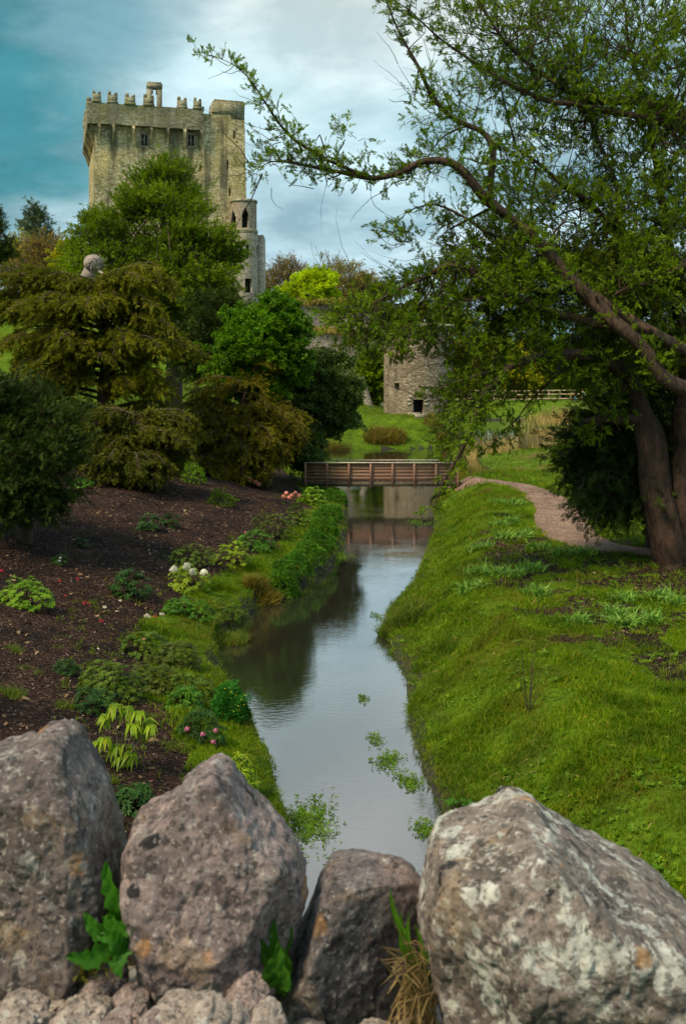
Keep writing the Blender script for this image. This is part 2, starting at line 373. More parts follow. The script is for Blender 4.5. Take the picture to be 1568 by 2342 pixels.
def masonry(name, cols, scale, mortar, streak=.0, moss=(.10, .11, .03), mossamt=.5, dark=(.05, .045, .035), bumpd=.05, light=None):
    """coursed rubble: every stone its own tone, with damp streaks, lichen and moss"""
    def fn(m_, t, b):
        tcn = nn(t, 'ShaderNodeTexCoord'); ob = tcn.outputs['Object']
        wv = noise_n(t, .8 * scale, 3, .5, ob)
        sub = nn(t, 'ShaderNodeVectorMath', operation='MULTIPLY_ADD'); t.links.new(wv.outputs['Color'], sub.inputs[0]); sub.inputs[1].default_value = (.35, .35, .25); t.links.new(ob, sub.inputs[2])
        mp = nn(t, 'ShaderNodeMapping'); mp.inputs['Scale'].default_value = (scale, scale, scale * 2.1); t.links.new(sub.outputs[0], mp.inputs[0])
        vo = nn(t, 'ShaderNodeTexVoronoi', feature='F1'); vo.inputs['Scale'].default_value = 1; vo.inputs['Randomness'].default_value = .75; t.links.new(mp.outputs[0], vo.inputs['Vector'])
        ve = nn(t, 'ShaderNodeTexVoronoi', feature='DISTANCE_TO_EDGE'); ve.inputs['Scale'].default_value = 1; ve.inputs['Randomness'].default_value = .75; t.links.new(mp.outputs[0], ve.inputs['Vector'])
        bw = nn(t, 'ShaderNodeSeparateXYZ'); t.links.new(vo.outputs['Color'], bw.inputs[0])
        k = len(cols); c_ = ramp(t, bw.outputs[0], [(i / (k - 1), q) for i, q in enumerate(cols)])
        big = noise_n(t, .22, 5, .6, ob); c_ = mixn(t, ramp(t, big.outputs[0], [(.42, (0, 0, 0)), (.62, (.55, .55, .55))]), c_, light or cols[-1])
        fine = noise_n(t, 9, 6, .65, ob); c_ = mixn(t, 1.0, c_, ramp(t, fine.outputs[0], [(.3, (.7, .7, .7)), (.7, (1.25, 1.25, 1.25))]), 'MULTIPLY')
        if streak:
            mp2 = nn(t, 'ShaderNodeMapping'); mp2.inputs['Scale'].default_value = (.75, .75, .045); t.links.new(ob, mp2.inputs[0])
            st = noise_n(t, 1.0, 5, .62, mp2.outputs[0]); br = noise_n(t, .35, 4, .6, ob)
            sm = nn(t, 'ShaderNodeMath', operation='MULTIPLY_ADD'); t.links.new(br.outputs[0], sm.inputs[0]); sm.inputs[1].default_value = .35; t.links.new(st.outputs[0], sm.inputs[2])
            c_ = mixn(t, ramp(t, sm.outputs[0], [(.66, (0, 0, 0)), (.78, (streak,) * 3)]), c_, dark)
        mn = noise_n(t, .55, 7, .68, ob); c_ = mixn(t, ramp(t, mn.outputs[0], [(.5, (0, 0, 0)), (.66, (mossamt,) * 3)]), c_, moss)
        jm = ramp(t, ve.outputs[0], [(0.0, (1, 1, 1)), (.09, (0, 0, 0))]); c_ = mixn(t, jm, c_, mortar)
        t.links.new(c_, b.inputs['Base Color']); b.inputs['Roughness'].default_value = .92; b.inputs['Specular IOR Level'].default_value = .15
        hh = ramp(t, ve.outputs[0], [(0, (0, 0, 0)), (.15, (.8, .8, .8)), (.5, (1, 1, 1))]); hh = mixn(t, .35, hh, fine.outputs[0]); bump(t, b, hh, .8, bumpd)
    return mat(name, fn)
# ------------------------------------------------------------ the land: shape of the water, heights
WATER = np.array([(1.6, 1), (1.55, 10), (1.5, 13.2), (1.4, 14.5), (1.22, 16.2), (1.14, 18.2), (1.27, 20.9), (1.1, 23.2), (.95, 25.4), (1.25, 26.9), (2.0, 30), (2.55, 33.5), (3.5, 40),
    (4.1, 46), (4.2, 50), (5.2, 56), (8.3, 61.5), (10, 64), (9.2, 70), (9.9, 79), (14, 84), (19.3, 84.7), (32, 88), (44, 96), (44, 112), (31, 113), (23, 122), (21.5, 128), (25, 144), (13.3, 142),
    (13, 128), (13.2, 112), (12.6, 103), (10.5, 93), (8.2, 88), (5.5, 86.5), (2.4, 86), (-1.7, 85.7), (-2.8, 78), (-2.4, 66), (-1.0, 56), (.2, 49.7), (.1, 43), (0, 38), (-.25, 33.5), (-1.05, 30.3), (-2.3, 26.8),
    (-2.8, 23.4), (-2.5, 20.9), (-1.6, 18.2), (-1.14, 16.2), (-.83, 14.5), (-.55, 13.2), (-.5, 10), (-.6, 1)])
def sdf(poly, x, y):
    x = np.atleast_1d(x).astype(float); y = np.atleast_1d(y).astype(float); d = np.full(x.shape, 1e9); ins = np.zeros(x.shape, bool); n = len(poly)
    for i in range(n):
        x0, y0 = poly[i]; x1, y1 = poly[(i + 1) % n]; ex, ey = x1 - x0, y1 - y0
        t = np.clip(((x - x0) * ex + (y - y0) * ey) / (ex * ex + ey * ey), 0, 1)
        d = np.minimum(d, (x - x0 - t * ex) ** 2 + (y - y0 - t * ey) ** 2)
        c_ = ((y0 > y) != (y1 > y)) & (x < (x1 - x0) * (y - y0) / (y1 - y0 + 1e-12) + x0); ins ^= c_
    d = np.sqrt(d); return np.where(ins, -d, d)
def xcen(y): return np.interp(y, [0, 14, 22, 28, 34, 50, 60, 70], [.5, .3, -.7, 0, 1.2, 2.2, 3.0, 3.0])
def height(x, y):
    x = np.atleast_1d(x).astype(float); y = np.atleast_1d(y).astype(float)
    d = sdf(WATER, x, y) + (noise2(x, y, 1.1, 5, 3) - .5) * np.where(x > xcen(y), .26, .55) * (np.minimum(y, 60) / 60 + .4)
    dp = np.maximum(d, 0)
    right = .22 * smooth(dp / .12) + 1.02 * smooth(dp / 2.3) + .012 * dp
    meadow = .12 * smooth(dp / .4) + .45 * smooth(dp / 6) + .01 * dp
    mR = smooth((y - 50) / 9.)
    R_ = right * (1 - mR) + meadow * mR
    farbank = .2 * smooth(dp / .3) + 2.0 * smooth(dp / 9) + .012 * dp
    mF = smooth((y - 118) / 14.)
    R_ = R_ * (1 - mF) + farbank * mF
    left = .34 * smooth(dp / .18) + .24 * np.minimum(dp, 7) + .10 * np.maximum(dp - 7, 0)
    hill = .15 * smooth(dp / .3) + .30 * np.minimum(dp, 17) + .03 * np.maximum(dp - 17, 0)
    mL = smooth((y - 60) / 16.)
    L_ = left * (1 - mL) + hill * mL
    s_near = smooth((xcen(y) - x) / .8 + .5)
    s_far = smooth((11.5 - x + np.clip(y - 100, 0, 30) * .1) / 3.)
    s_ = np.where(y < 58, s_near, np.where(y < 86, smooth((4 - x) / 2.), s_far))
    z = L_ * s_ + R_ * (1 - s_)
    z = z + 9 * smooth((y - 104) / 20) * smooth((-4 - x) / 12.)                     # the castle rock
    tr_ = np.hypot(x - 7.2, y - 97.5); z = np.maximum(z, 2.5 * smooth((9.5 - tr_) / 4.) * smooth(dp / 2.))
    z = z + 7 * smooth((y - 175) / 150) + 3 * smooth((y - 160) / 60) * smooth((10 - x) / 20)
    z = z + (noise2(x, y, .5, 9, 4) - .5) * .22 * smooth(dp / .6) * np.where(x > xcen(y), .35, 1) + (noise2(x, y, 2.2, 3, 3) - .5) * .045 * smooth(dp / .2)
    return np.where(d > 0, z, -np.minimum(.7, .9 * np.abs(d)) - .02)
def H1(x, y): return float(height([x], [y])[0])
def ground_at(px, py, dmin=5., dmax=300.):
    """the point of the land under a point of the photo's frame"""
    D = np.geomspace(dmin, dmax, 1500); X = (px - CX) / F * D; Z = EYE + (HY - py) / F * D; h_ = np.maximum(height(X, D), 0)
    i = int(np.argmax(h_ > Z)); i = i if i else len(D) - 1
    return np.array([X[i], D[i], max(h_[i], 0)])

MULCHPOLY = np.array([(-.9, 8), (-1.6, 13), (-2.3, 16), (-3.6, 20), (-3.9, 23.5), (-3.3, 27.5), (-2.2, 31), (-1.5, 36), (-1.3, 44), (-2.0, 53), (-4, 64), (-30, 64), (-30, 8)])
BARE = np.array([(3.9, 33), (3.6, 28), (3.4, 24), (3.9, 20.0), (5.0, 16), (7.2, 14.2), (9, 15), (11, 20), (13, 26), (9, 29.5), (6.8, 31.0)])
PATH_PX = [(1000, 1104, .6), (1060, 1104, .6), (1130, 1103, .6), (1190, 1113, .65), (1245, 1138, .75), (1278, 1170, .9), (1285, 1200, .95), (1310, 1228, .85), (1370, 1250, .7), (1470, 1262, .6), (1600, 1268, .9), (1750, 1270, .9)]
_pp = []
for (a, b, w_) in PATH_PX: g_ = ground_at(a, b, 12); _pp.append((g_[0], g_[1], g_[2], w_))
_path = spline(_pp, .35)
def path_d(x, y):
    x = np.atleast_1d(x); y = np.atleast_1d(y); d = np.full(x.shape, 99.)
    for px_, py_, _, w_ in _path[::2]: d = np.minimum(d, np.hypot(x - px_, y - py_) - w_)
    return d
def mulchy(x, y):
    """1 where bare bark mulch or soil shows"""
    l = sdf(MULCHPOLY, x, y); r = sdf(BARE, x, y); n_ = noise2(x, y, .8, 21, 4); n2 = noise2(x, y, 2.6, 22, 3)
    left = smooth((-l + (n_ - .5) * 1.6) / .5); right = smooth((-r + (n_ - .5) * 4) / 1.) * smooth((n2 * .5 + n_ * .5 - .385) / .08)
    return np.clip(left + right * .9, 0, 1)

def axis(segs):
    out = [segs[0][0]]
    for a, b, s0, s1 in segs:
        x_ = a
        while x_ < b - 1e-6:
            t = (x_ - a) / (b - a); x_ = min(b, x_ + s0 + (s1 - s0) * t); out.append(x_)
    return np.array(out)
xs = axis([(-700, -60, 60, 4), (-60, -14, 3, .3), (-14, 14, .16, .16), (14, 50, .3, 1.5), (50, 700, 3, 60)])
ys = axis([(-30, 0, 4, 1), (0, 12, 1, .2), (12, 36, .16, .2), (36, 100, .22, .5), (100, 170, .5, 1.2), (170, 1500, 2, 90)])
X_, Y_ = np.meshgrid(xs, ys); Z_ = height(X_.ravel(), Y_.ravel()).reshape(X_.shape)
nx, ny = len(xs), len(ys)
V_ = np.stack([X_, Y_, Z_], -1).reshape(-1, 3)
ii = (np.arange(ny - 1)[:, None] * nx + np.arange(nx - 1)[None]); Q_ = np.stack([ii, ii + 1, ii + nx + 1, ii + nx], -1).reshape(-1, 4)
cxy = V_[Q_].mean(1)

def grass_soil(m_, t, b):
    tcn = nn(t, 'ShaderNodeTexCoord'); ob = tcn.outputs['Object']; a = noise_n(t, 1.2, 8, .6, ob); f = noise_n(t, 14, 5, .6, ob)
    c_ = ramp(t, a.outputs[0], [(.3, (.045, .065, .004)), (.5, (.07, .12, .005)), (.7, (.11, .16, .008))])
    c_ = mixn(t, 1.0, c_, ramp(t, f.outputs[0], [(.3, (.5, .5, .5)), (.7, (1.4, 1.4, 1.4))]), 'MULTIPLY')
    t.links.new(c_, b.inputs['Base Color']); b.inputs['Roughness'].default_value = .95; b.inputs['Specular IOR Level'].default_value = .1; bump(t, b, f.outputs[0], 1, .06)
def mulch_soil(m_, t, b):
    tcn = nn(t, 'ShaderNodeTexCoord'); ob = tcn.outputs['Object']; a = noise_n(t, .9, 5, .6, ob); f = noise_n(t, 22, 7, .7, ob, 1.)
    vo = nn(t, 'ShaderNodeTexVoronoi'); vo.inputs['Scale'].default_value = 26; t.links.new(ob, vo.inputs['Vector'])
    sx = nn(t, 'ShaderNodeSeparateXYZ'); t.links.new(vo.outputs['Color'], sx.inputs[0])
    c_ = ramp(t, sx.outputs[0], [(.0, (.008, .005, .004)), (.5, (.024, .013, .010)), (.85, (.046, .027, .021)), (1, (.12, .08, .062))])
    c_ = mixn(t, 1.0, c_, ramp(t, a.outputs[0], [(.35, (.45, .42, .42)), (.65, (1.5, 1.25, 1.1))]), 'MULTIPLY')
    t.links.new(c_, b.inputs['Base Color']); b.inputs['Roughness'].default_value = .95; b.inputs['Specular IOR Level'].default_value = .1; bump(t, b, f.outputs[0], 1, .06)
def mud(m_, t, b):
    tcn = nn(t, 'ShaderNodeTexCoord'); f = noise_n(t, 7, 7, .7, tcn.outputs['Object'])
    t.links.new(ramp(t, f.outputs[0], [(.3, (.010, .008, .005)), (.7, (.05, .04, .022))]), b.inputs['Base Color']); b.inputs['Roughness'].default_value = .8; bump(t, b, f.outputs[0], 1, .08)
M_grass_soil, M_mulch, M_mud = mat('grass_soil', grass_soil), mat('bark_mulch', mulch_soil), mat('bank_mud', mud)
g = MB(); g.add(V_, q=Q_); ground = g.build('ground', [M_grass_soil, M_mulch, M_mud], None, True); tag(ground, kind='structure')
mi = np.zeros(len(Q_), np.int32); near = (cxy[:, 1] < 66) & (np.abs(cxy[:, 0]) < 32)
mm = np.zeros(len(Q_)); mm[near] = mulchy(cxy[near, 0], cxy[near, 1]); mi[mm > .5] = 1
sd_ = sdf(WATER, cxy[:, 0], cxy[:, 1]); mi[(sd_ < .22) & (cxy[:, 1] < 60)] = 2; mi[cxy[:, 2] < .03] = 2
ground.data.polygons.foreach_set('material_index', mi); ground.data.update()

# water: dark peaty stream running on into the mill pond
def water(m_, t, b):
    b.inputs['Base Color'].default_value = (.020, .017, .013, 1); b.inputs['Roughness'].default_value = .015; b.inputs['IOR'].default_value = 2.1; b.inputs['Specular IOR Level'].default_value = .5
    tcn = nn(t, 'ShaderNodeTexCoord'); mp = nn(t, 'ShaderNodeMapping'); mp.inputs['Scale'].default_value = (1, 2.2, 1); t.links.new(tcn.outputs['Object'], mp.inputs[0])
    a = noise_n(t, 5.0, 4, .55, mp.outputs[0], .3); bb = noise_n(t, .5, 3, .5, tcn.outputs['Object'])
    mk = ramp(t, bb.outputs[0], [(.35, (.15, .15, .15)), (.65, (1, 1, 1))]); h_ = mixn(t, 1.0, a.outputs[0], mk, 'MULTIPLY'); bn_ = bump(t, b, h_, .12, .022)
    gl = nn(t, 'ShaderNodeBsdfGlossy'); gl.inputs['Roughness'].default_value = .01; gl.inputs['Color'].default_value = (.92, .92, .95, 1); t.links.new(bn_.outputs[0], gl.inputs['Normal'])
    mx_ = nn(t, 'ShaderNodeMixShader'); mx_.inputs[0].default_value = .26; t.links.new(b.outputs[0], mx_.inputs[1]); t.links.new(gl.outputs[0], mx_.inputs[2]); t.links.new(mx_.outputs[0], t.nodes['Material Output'].inputs[0])
wm = MB(); wx = np.linspace(-4, 48, 2); wm.add([(-6, .5, 0), (48, .5, 0), (48, 150, 0), (-6, 150, 0)], q=[(0, 1, 2, 3)])
stream = wm.build('water', mat('water', water)); tag(stream, kind='structure')

# gravel path, one sheet laid over the land
def gravel(m_, t, b):
    tcn = nn(t, 'ShaderNodeTexCoord'); ob = tcn.outputs['Object']; vo = nn(t, 'ShaderNodeTexVoronoi'); vo.inputs['Scale'].default_value = 22; t.links.new(ob, vo.inputs['Vector'])
    sx = nn(t, 'ShaderNodeSeparateXYZ'); t.links.new(vo.outputs['Color'], sx.inputs[0]); a = noise_n(t, 1.1, 6, .65, ob)
    c_ = ramp(t, sx.outputs[0], [(0, (.085, .045, .030)), (.5, (.18, .105, .072)), (1, (.31, .20, .14))])
    c_ = mixn(t, 1.0, c_, ramp(t, a.outputs[0], [(.3, (.55, .5, .45)), (.65, (1.2, 1.2, 1.2))]), 'MULTIPLY')
    t.links.new(c_, b.inputs['Base Color']); b.inputs['Roughness'].default_value = .95; bump(t, b, sx.outputs[0], .8, .02)
pm = MB(); pc = _path[:, :2]; tg = np.gradient(pc, axis=0); tg /= np.linalg.norm(tg, axis=1, keepdims=True); nrm = np.stack([-tg[:, 1], tg[:, 0]], 1); K_ = 15
us = np.linspace(-1, 1, K_); wv = 1 + (noise2(_path[:, 0], _path[:, 1], .9, 31) - .5) * .5
G_ = pc[:, None, :] + nrm[:, None, :] * (us[None, :, None] * (_path[:, 3] * wv)[:, None, None]); gz = height(G_[..., 0].ravel(), G_[..., 1].ravel()).reshape(G_.shape[:2])
gz = gz + .035 - .10 * (np.abs(us)[None] > .97); gv = np.concatenate([G_, gz[..., None]], -1).reshape(-1, 3)
ii = (np.arange(len(pc) - 1)[:, None] * K_ + np.arange(K_ - 1)[None]); pm.add(gv, q=np.stack([ii, ii + 1, ii + K_ + 1, ii + K_], -1).reshape(-1, 4))
tag(pm.build('path', mat('gravel', gravel), None, True), kind='structure')

# ------------------------------------------------------------ masonry helpers
M_dark = flat_mat('dark_interior', (.006, .005, .004), .95, .1)  # near-black sheets behind openings: the shade inside is put into the colour
def facade(mb, fn, W, H, holes, nu, nw, depth=.5):
    """wall grid mapped by fn(u, w, inward); holes are (u0, u1, w0, w1) with real reveals"""
    us_ = sorted(set(np.round(np.concatenate([np.linspace(0, W, nu + 1)] + [[h[0], h[1]] for h in holes]), 4))); ws_ = sorted(set(np.round(np.concatenate([np.linspace(0, H, nw + 1)] + [[h[2], h[3]] for h in holes]), 4)))
    nu_, nw_ = len(us_), len(ws_); mb_v = [fn(u, w_, 0) for w_ in ws_ for u in us_]; q = []
    for j in range(nw_ - 1):
        for i in range(nu_ - 1):
            cu, cw = (us_[i] + us_[i + 1]) / 2, (ws_[j] + ws_[j + 1]) / 2
            if any(h[0] < cu < h[1] and h[2] < cw < h[3] for h in holes): continue
            a = j * nu_ + i; q.append((a, a + 1, a + nu_ + 1, a + nu_))
    mb.add(mb_v, q=q)
    for h in holes:
        c = [(h[0], h[2]), (h[1], h[2]), (h[1], h[3]), (h[0], h[3])]; v = [fn(u, w_, k) for k in (0, depth) for u, w_ in c]
        mb.add(v, q=[(0, 1, 5, 4), (1, 2, 6, 5), (2, 3, 7, 6), (3, 0, 4, 7)])
M_dim = flat_mat('dim_window', (.075, .068, .055), .8, .4)
def window_back(name, fn, h, parent, depth=.5, mullion=False, M_frame=None):
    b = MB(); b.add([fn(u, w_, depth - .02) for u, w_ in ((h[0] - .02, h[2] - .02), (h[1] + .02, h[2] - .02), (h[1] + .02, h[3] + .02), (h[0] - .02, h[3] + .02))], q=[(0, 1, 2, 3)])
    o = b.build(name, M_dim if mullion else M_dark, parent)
    if mullion:
        f = MB(); uc = (h[0] + h[1]) / 2; s_ = lambda a0, a1, b0, b1: f.box(a0, a1, -.06, .16, b0, b1, lambda u, k, w_: fn(u, w_, k))
        s_(uc - .06, uc + .06, h[2], h[3]); s_(h[0] - .14, h[0] + .03, h[2] - .1, h[3] + .1); s_(h[1] - .03, h[1] + .14, h[2] - .1, h[3] + .1)
        s_(h[0] - .3, h[1] + .3, h[3] + .1, h[3] + .28); s_(h[0] - .2, h[1] + .2, h[2] - .26, h[2] - .1); s_(h[0], uc - .07, h[2] + .5 * (h[3] - h[2]), h[2] + .56 * (h[3] - h[2]))
        fo = f.build('frame', M_frame, None); fo.parent = o; fo.location = (0, 0, 0)
    return o

# ------------------------------------------------------------ the castle keep
CD = 115.0; th_ = R0(16); A_ = np.array([(216 - CX) / F * CD, CD]); du = np.array([math.cos(th_), math.sin(th_)]); dv = np.array([-math.sin(th_), math.cos(th_)])
ROOT = np.array([*(A_ + du * 8 + dv * 6), 9.0])
def K(u, v, z): p = A_ + du * u + dv * v; return (p[0], p[1], z)
stone_cols = [(.25, .19, .09), (.46, .36, .18), (.60, .50, .29), (.68, .61, .42)]
M_keep = masonry('keep_stone', stone_cols, 3.0, (.19, .16, .10), .85, (.11, .11, .022), .6, light=(.66, .48, .18))
M_moss_stone = masonry('mossy_stone', [(.14, .12, .075), (.28, .24, .14), (.40, .37, .27)], 3.0, (.16, .14, .08), .5, (.15, .145, .03), .7)
M_pale = masonry('pale_rubble', [(.2, .17, .13), (.36, .31, .25), (.50, .44, .36)], 3.2, (.27, .23, .18), .35, (.14, .13, .03), .35, light=(.46, .36, .25))
castle = thing('castle_keep', 'tall square grey and yellow stone castle keep with battlements, rising behind the trees', 'castle', tuple(ROOT))
B0, PB, PT = 8.0, 33.55, 35.8       # base, parapet bottom, parapet top
def sag(f, amp=.05, seed=3):
    """weathering: push a stone shape about a little"""
    def g_(*a):
        p = np.array(f(*a), float); n_ = vnoise([[p[0] * .6, p[1] * .6, p[2] * .6], [p[0] * .6 + 40, p[1] * .6, p[2] * .6], [p[0] * .6, p[1] * .6 + 40, p[2] * .6]], seed) - .5
        return tuple(p + n_ * amp * 2)
    return g_
UL, UR = 11.75, 16.6
bat = lambda z: .028 * (PT - z)     # batter of the right edge
front_holes = []
def fz(y, u): D = CD + math.sin(th_) * u; return EYE + (HY - y) / F * D
def fu(x):                           # frame x -> position along the front
    k = (x - CX) / F; return (k * CD - A_[0]) / (math.cos(th_) - k * math.sin(th_))
def fh(x0, x1, y0, y1): u0, u1 = fu(x0), fu(x1); uc = (u0 + u1) / 2; return (u0, u1, fz(y1, uc) - B0, fz(y0, uc) - B0)
wins = [fh(323, 338, 308, 332), fh(429, 444, 310, 333)]
slits = [fh(456, 460, 376, 391), fh(459, 463, 419, 432), fh(338, 356, 468, 492)]
wm_ = MB(); ff = sag(lambda u, w_, k: K(u, k, B0 + w_))
facade(wm_, ff, UL, 28.0, wins + slits, 30, 60)
fl = sag(lambda u, w_, k: K(0 + k, 13.5 - u, B0 + w_)); facade(wm_, fl, 13.5, 28.0, [], 20, 40)
fb = lambda u, w_, k: K(UR - u, 13.5 - k, B0 + w_); facade(wm_, fb, UR, 28.0, [], 12, 20)
wm_.build('wall', M_keep, castle, False)
for h in wins: window_back('window', ff, h, castle, .5, True, M_pale)
for h in slits: window_back('window', ff, h, castle)
# right-hand block with its own seam, raised corner turret
rb = MB(); fr0 = sag(lambda u, w_, k: K(UL + u + (bat(B0 + w_) if u > 4.5 else 0) * u / 4.85, -.16 + k, B0 + w_)); rs = []
for x0, x1, y0, y1 in ((569, 0, 0, 0),): pass
def rh(x0, x1, y0, y1): a = fh(x0, x1, y0, y1); return (a[0] - UL, a[1] - UL, a[2], a[3])
rs = [rh(533.5, 537, 299, 319), rh(518.5, 522, 365, 388), rh(523, 527, 430, 448)]
facade(rb, fr0, UR - UL, fz(262, 13) - B0, rs, 14, 60)
frr = sag(lambda u, w_, k: K(UR + bat(B0 + w_) - k, -.16 + u, B0 + w_)); facade(rb, frr, 13.6, fz(262, 13) - B0, [], 16, 40)
facade(rb, lambda u, w_, k: K(UL, -.16 + (.16 - u), B0 + w_), .16, fz(262, 13) - B0, [], 1, 30)
rb.build('stair_wall', M_keep, castle)
for h in rs: window_back('window', fr0, h, castle)
zt = fz(262, 13)
tb = MB(); tb.box(fu(488), UR + .02, -.2, 3.2, zt - .4, fz(235, 16), sag(lambda u, v, z: K(u, v, z), .12)); tb.box(fu(492), UR - .1, -.1, 3, fz(235, 16) - .02, fz(231.5, 16), sag(lambda u, v, z: K(u, v, z), .2))
tb.build('corner_turret', M_moss_stone, castle)
# overhanging parapet on its corbels, front and left side
pb = MB(); O = .75
pf = sag(lambda u, w_, k: K(u - O, -O + k, PB + w_), .08); facade(pb, pf, UL + .1 + O, PT - PB, [], 24, 5); 
pl = sag(lambda u, w_, k: K(-O + k, 13.9 - u, PB + w_), .08); facade(pb, pl, 13.9 + O, PT - PB, [], 24, 5)
pb.box(-O, UL + .1, -O, -.25, PB, PB + .02, K); pb.box(-O, -.25, -O, 13.9, PB - .001, PB + .019, K)
pb.box(-O + .003, UL + .1, -O + .003, -.05, PT - .02, PT + .06, sag(lambda u, v, z: K(u, v, z), .1)); pb.box(-O + .003, -.05, -.05, 13.9, PT - .02, PT + .05, sag(lambda u, v, z: K(u, v, z), .1))
facade(pb, lambda u, w_, k: K(UL + .1, -O + u, PB + w_), O + .1, PT - PB, [], 1, 2)
facade(pb, lambda u, w_, k: K(UL + .1 - u, -.06, PB + w_), UL + .1 + .0, PT - PB, [], 2, 2)
pb.build('parapet', M_moss_stone, castle)
def corbel(u=None, v=None):
    c = MB(); prof = [(0, 0), (O, 0), (O, -.45), (O * .62, -1.0), (O * .3, -1.7), (0, -2.2)]; W_ = .34; n_ = len(prof)
    def at(s, o_, z): return K(u + s, -o_ - .01, PB + z) if u is not None else K(-o_ - .01, v + s, PB + z)
    vv = [at(s, o_, z) for s in (-W_ / 2, W_ / 2) for o_, z in prof]
    c.add(vv, q=[(i, i + 1, n_ + i + 1, n_ + i) for i in range(n_ - 1)] + [(0, 1, 2, 3), (0, 3, 4, 5), (n_, n_ + 3, n_ + 2, n_ + 1), (n_, n_ + 5, n_ + 4, n_ + 3)])
    c.build('corbel', M_keep, castle)
for x in (226, 259, 304, 344, 382, 421, 458): corbel(u=fu(x))
for v in (.3, 1.9, 3.5, 5.1, 6.7, 8.3, 9.9, 11.5, 13.1): corbel(v=v)
def merlon(u, v, w_, h_, alongv=False):
    c = MB(); f = sag(lambda a, b, z: K(a, b, z), .09, int(abs(u * 7 + v * 13)) % 50)
    W2 = w_ / 2
    if alongv: c.box(u, u + .5, v - W2, v + W2, PT + .02, PT + h_ * .62, f); c.box(u + .004, u + .496, v - W2 * .55, v + W2 * .55, PT + h_ * .6, PT + h_, f)
    else:
        c.box(u - W2, u + W2, v, v + .5, PT + .02, PT + h_ * .70, f)
        for s_, e_ in ((-.66, .98), (.62, .90)): c.box(u + W2 * s_ - W2 * .30, u + W2 * s_ + W2 * .32, v + .004, v + .496, PT + h_ * .69, PT + h_ * e_, f)
        c.box(u - W2 * 1.12, u + W2 * 1.1, v - .03, v + .53, PT + .03, PT + h_ * .22, f)
    c.build('merlon', M_moss_stone, castle)
for x, w_ in ((220.5, .8), (257, 1.0), (297, 1.0), (339, 1.0), (415, 1.0), (450, .8)): merlon(fu(x) , -O, w_ * 1.1, 1.35)
for v in (2.2, 5.4, 8.6, 11.8): merlon(-O, v, 1.1, 1.2, True)
for x, hh, w_ in ((462, .55, .5), (495, .35, .9)): merlon(fu(x), -.2, w_, hh)
# bell-cote: a tall arch standing behind the front parapet
bc = MB(); v0 = 2.5; uu = lambda x: fu(x) - .05; z0_, z1_, z2_ = 34.5, fz(205, 8) + .7, fz(192, 8) + .75
f_ = sag(lambda a, b, z: K(a, b, z), .07)
bc.box(uu(342), uu(353), v0, v0 + .7, z0_, z1_, f_); bc.box(uu(366.5), uu(378), v0, v0 + .7, z0_, z1_, f_); bc.box(uu(341.5), uu(378.5), v0 - .05, v0 + .75, z1_, z2_ - .15, f_); bc.box(uu(344), uu(376), v0, v0 + .7, z2_ - .17, z2_ + .05, f_)
bc.box(uu(353), uu(356), v0 + .02, v0 + .68, z1_ - .5, z1_ + .01, f_); bc.box(uu(363.5), uu(366.5), v0 + .02, v0 + .68, z1_ - .5, z1_ + .01, f_)
bc.build('bell_cote', M_moss_stone, castle)
# round oriel turret on the right-hand corner, standing on a stair tower
orx, ory, orr = (557 - CX) / F * 117.9, 117.9 + .1, 1.46
def cyl(cx_, cy_, r, z0): return lambda u, w_, k: (cx_ + (r - k) * math.sin(u / r), cy_ - (r - k) * math.cos(u / r), z0 + w_)
def zz(y, D=116.8): return EYE + (HY - y) / F * D
def drum(name, r, ytop, ybot, holes_px, mat_, parent, cx_=orx, cy_=ory, D=116.6, rings=None, nu=40, nw=14, depth=.4):
    z0, z1 = zz(ybot, D), zz(ytop, D); f = cyl(cx_, cy_, r, z0); C_ = 2 * math.pi * r; hs = []
    for xc, wpx, y0, y1, arch in holes_px:
        s_ = ((xc - CX) / F * (cy_ - r * .9) - cx_) / r; a = math.asin(max(-.98, min(.98, s_))); uc = a * r; wd = wpx / F * D / 2 / max(.45, math.cos(a))
        zb, zt_ = zz(y1, D) - z0, zz(y0, D) - z0
        if arch: k = .55 * 2 * wd; hs.append([(uc - wd, uc + wd, zb, zt_ - 1.9 * k)] + [(uc - wd * q_, uc + wd * q_, zt_ - 1.9 * k * (1 - j / 5), zt_ - 1.9 * k * (1 - (j + 1) / 5)) for j, q_ in enumerate((.97, .85, .66, .42, .18))])
        else: hs.append([(uc - wd, uc + wd, zb, zt_)])
    flat = [(h[0] + C_ / 2, h[1] + C_ / 2, h[2], h[3]) for g_ in hs for h in g_]
    f2 = lambda u, w_, k: f(u - C_ / 2, w_, k)
    mb = MB(); facade(mb, f2, C_, z1 - z0, flat, nu, nw, depth); mb.build(name, mat_, parent)
    for g_ in hs:
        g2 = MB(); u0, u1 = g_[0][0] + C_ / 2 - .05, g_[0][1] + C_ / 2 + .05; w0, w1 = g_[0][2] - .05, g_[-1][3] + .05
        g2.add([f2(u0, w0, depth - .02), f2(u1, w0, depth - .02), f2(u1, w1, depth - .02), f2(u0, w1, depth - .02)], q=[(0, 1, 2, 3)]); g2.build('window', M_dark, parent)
    return z0, z1
turret = thing('stair_turret', 'slim round stone turret with two pointed arches, clasping the right corner of the keep', 'turret', (orx, ory, 9))
drum('upper_drum', orr, 461, 531, [(561, 15, 475, 522, True), (531.5, 13, 478, 524, True)], masonry('turret_stone', [(.24, .17, .12), (.33, .26, .19), (.44, .38, .30)], 3.4, (.25, .2, .15), .3, (.14, .13, .04), .3, light=(.42, .30, .2)), turret)
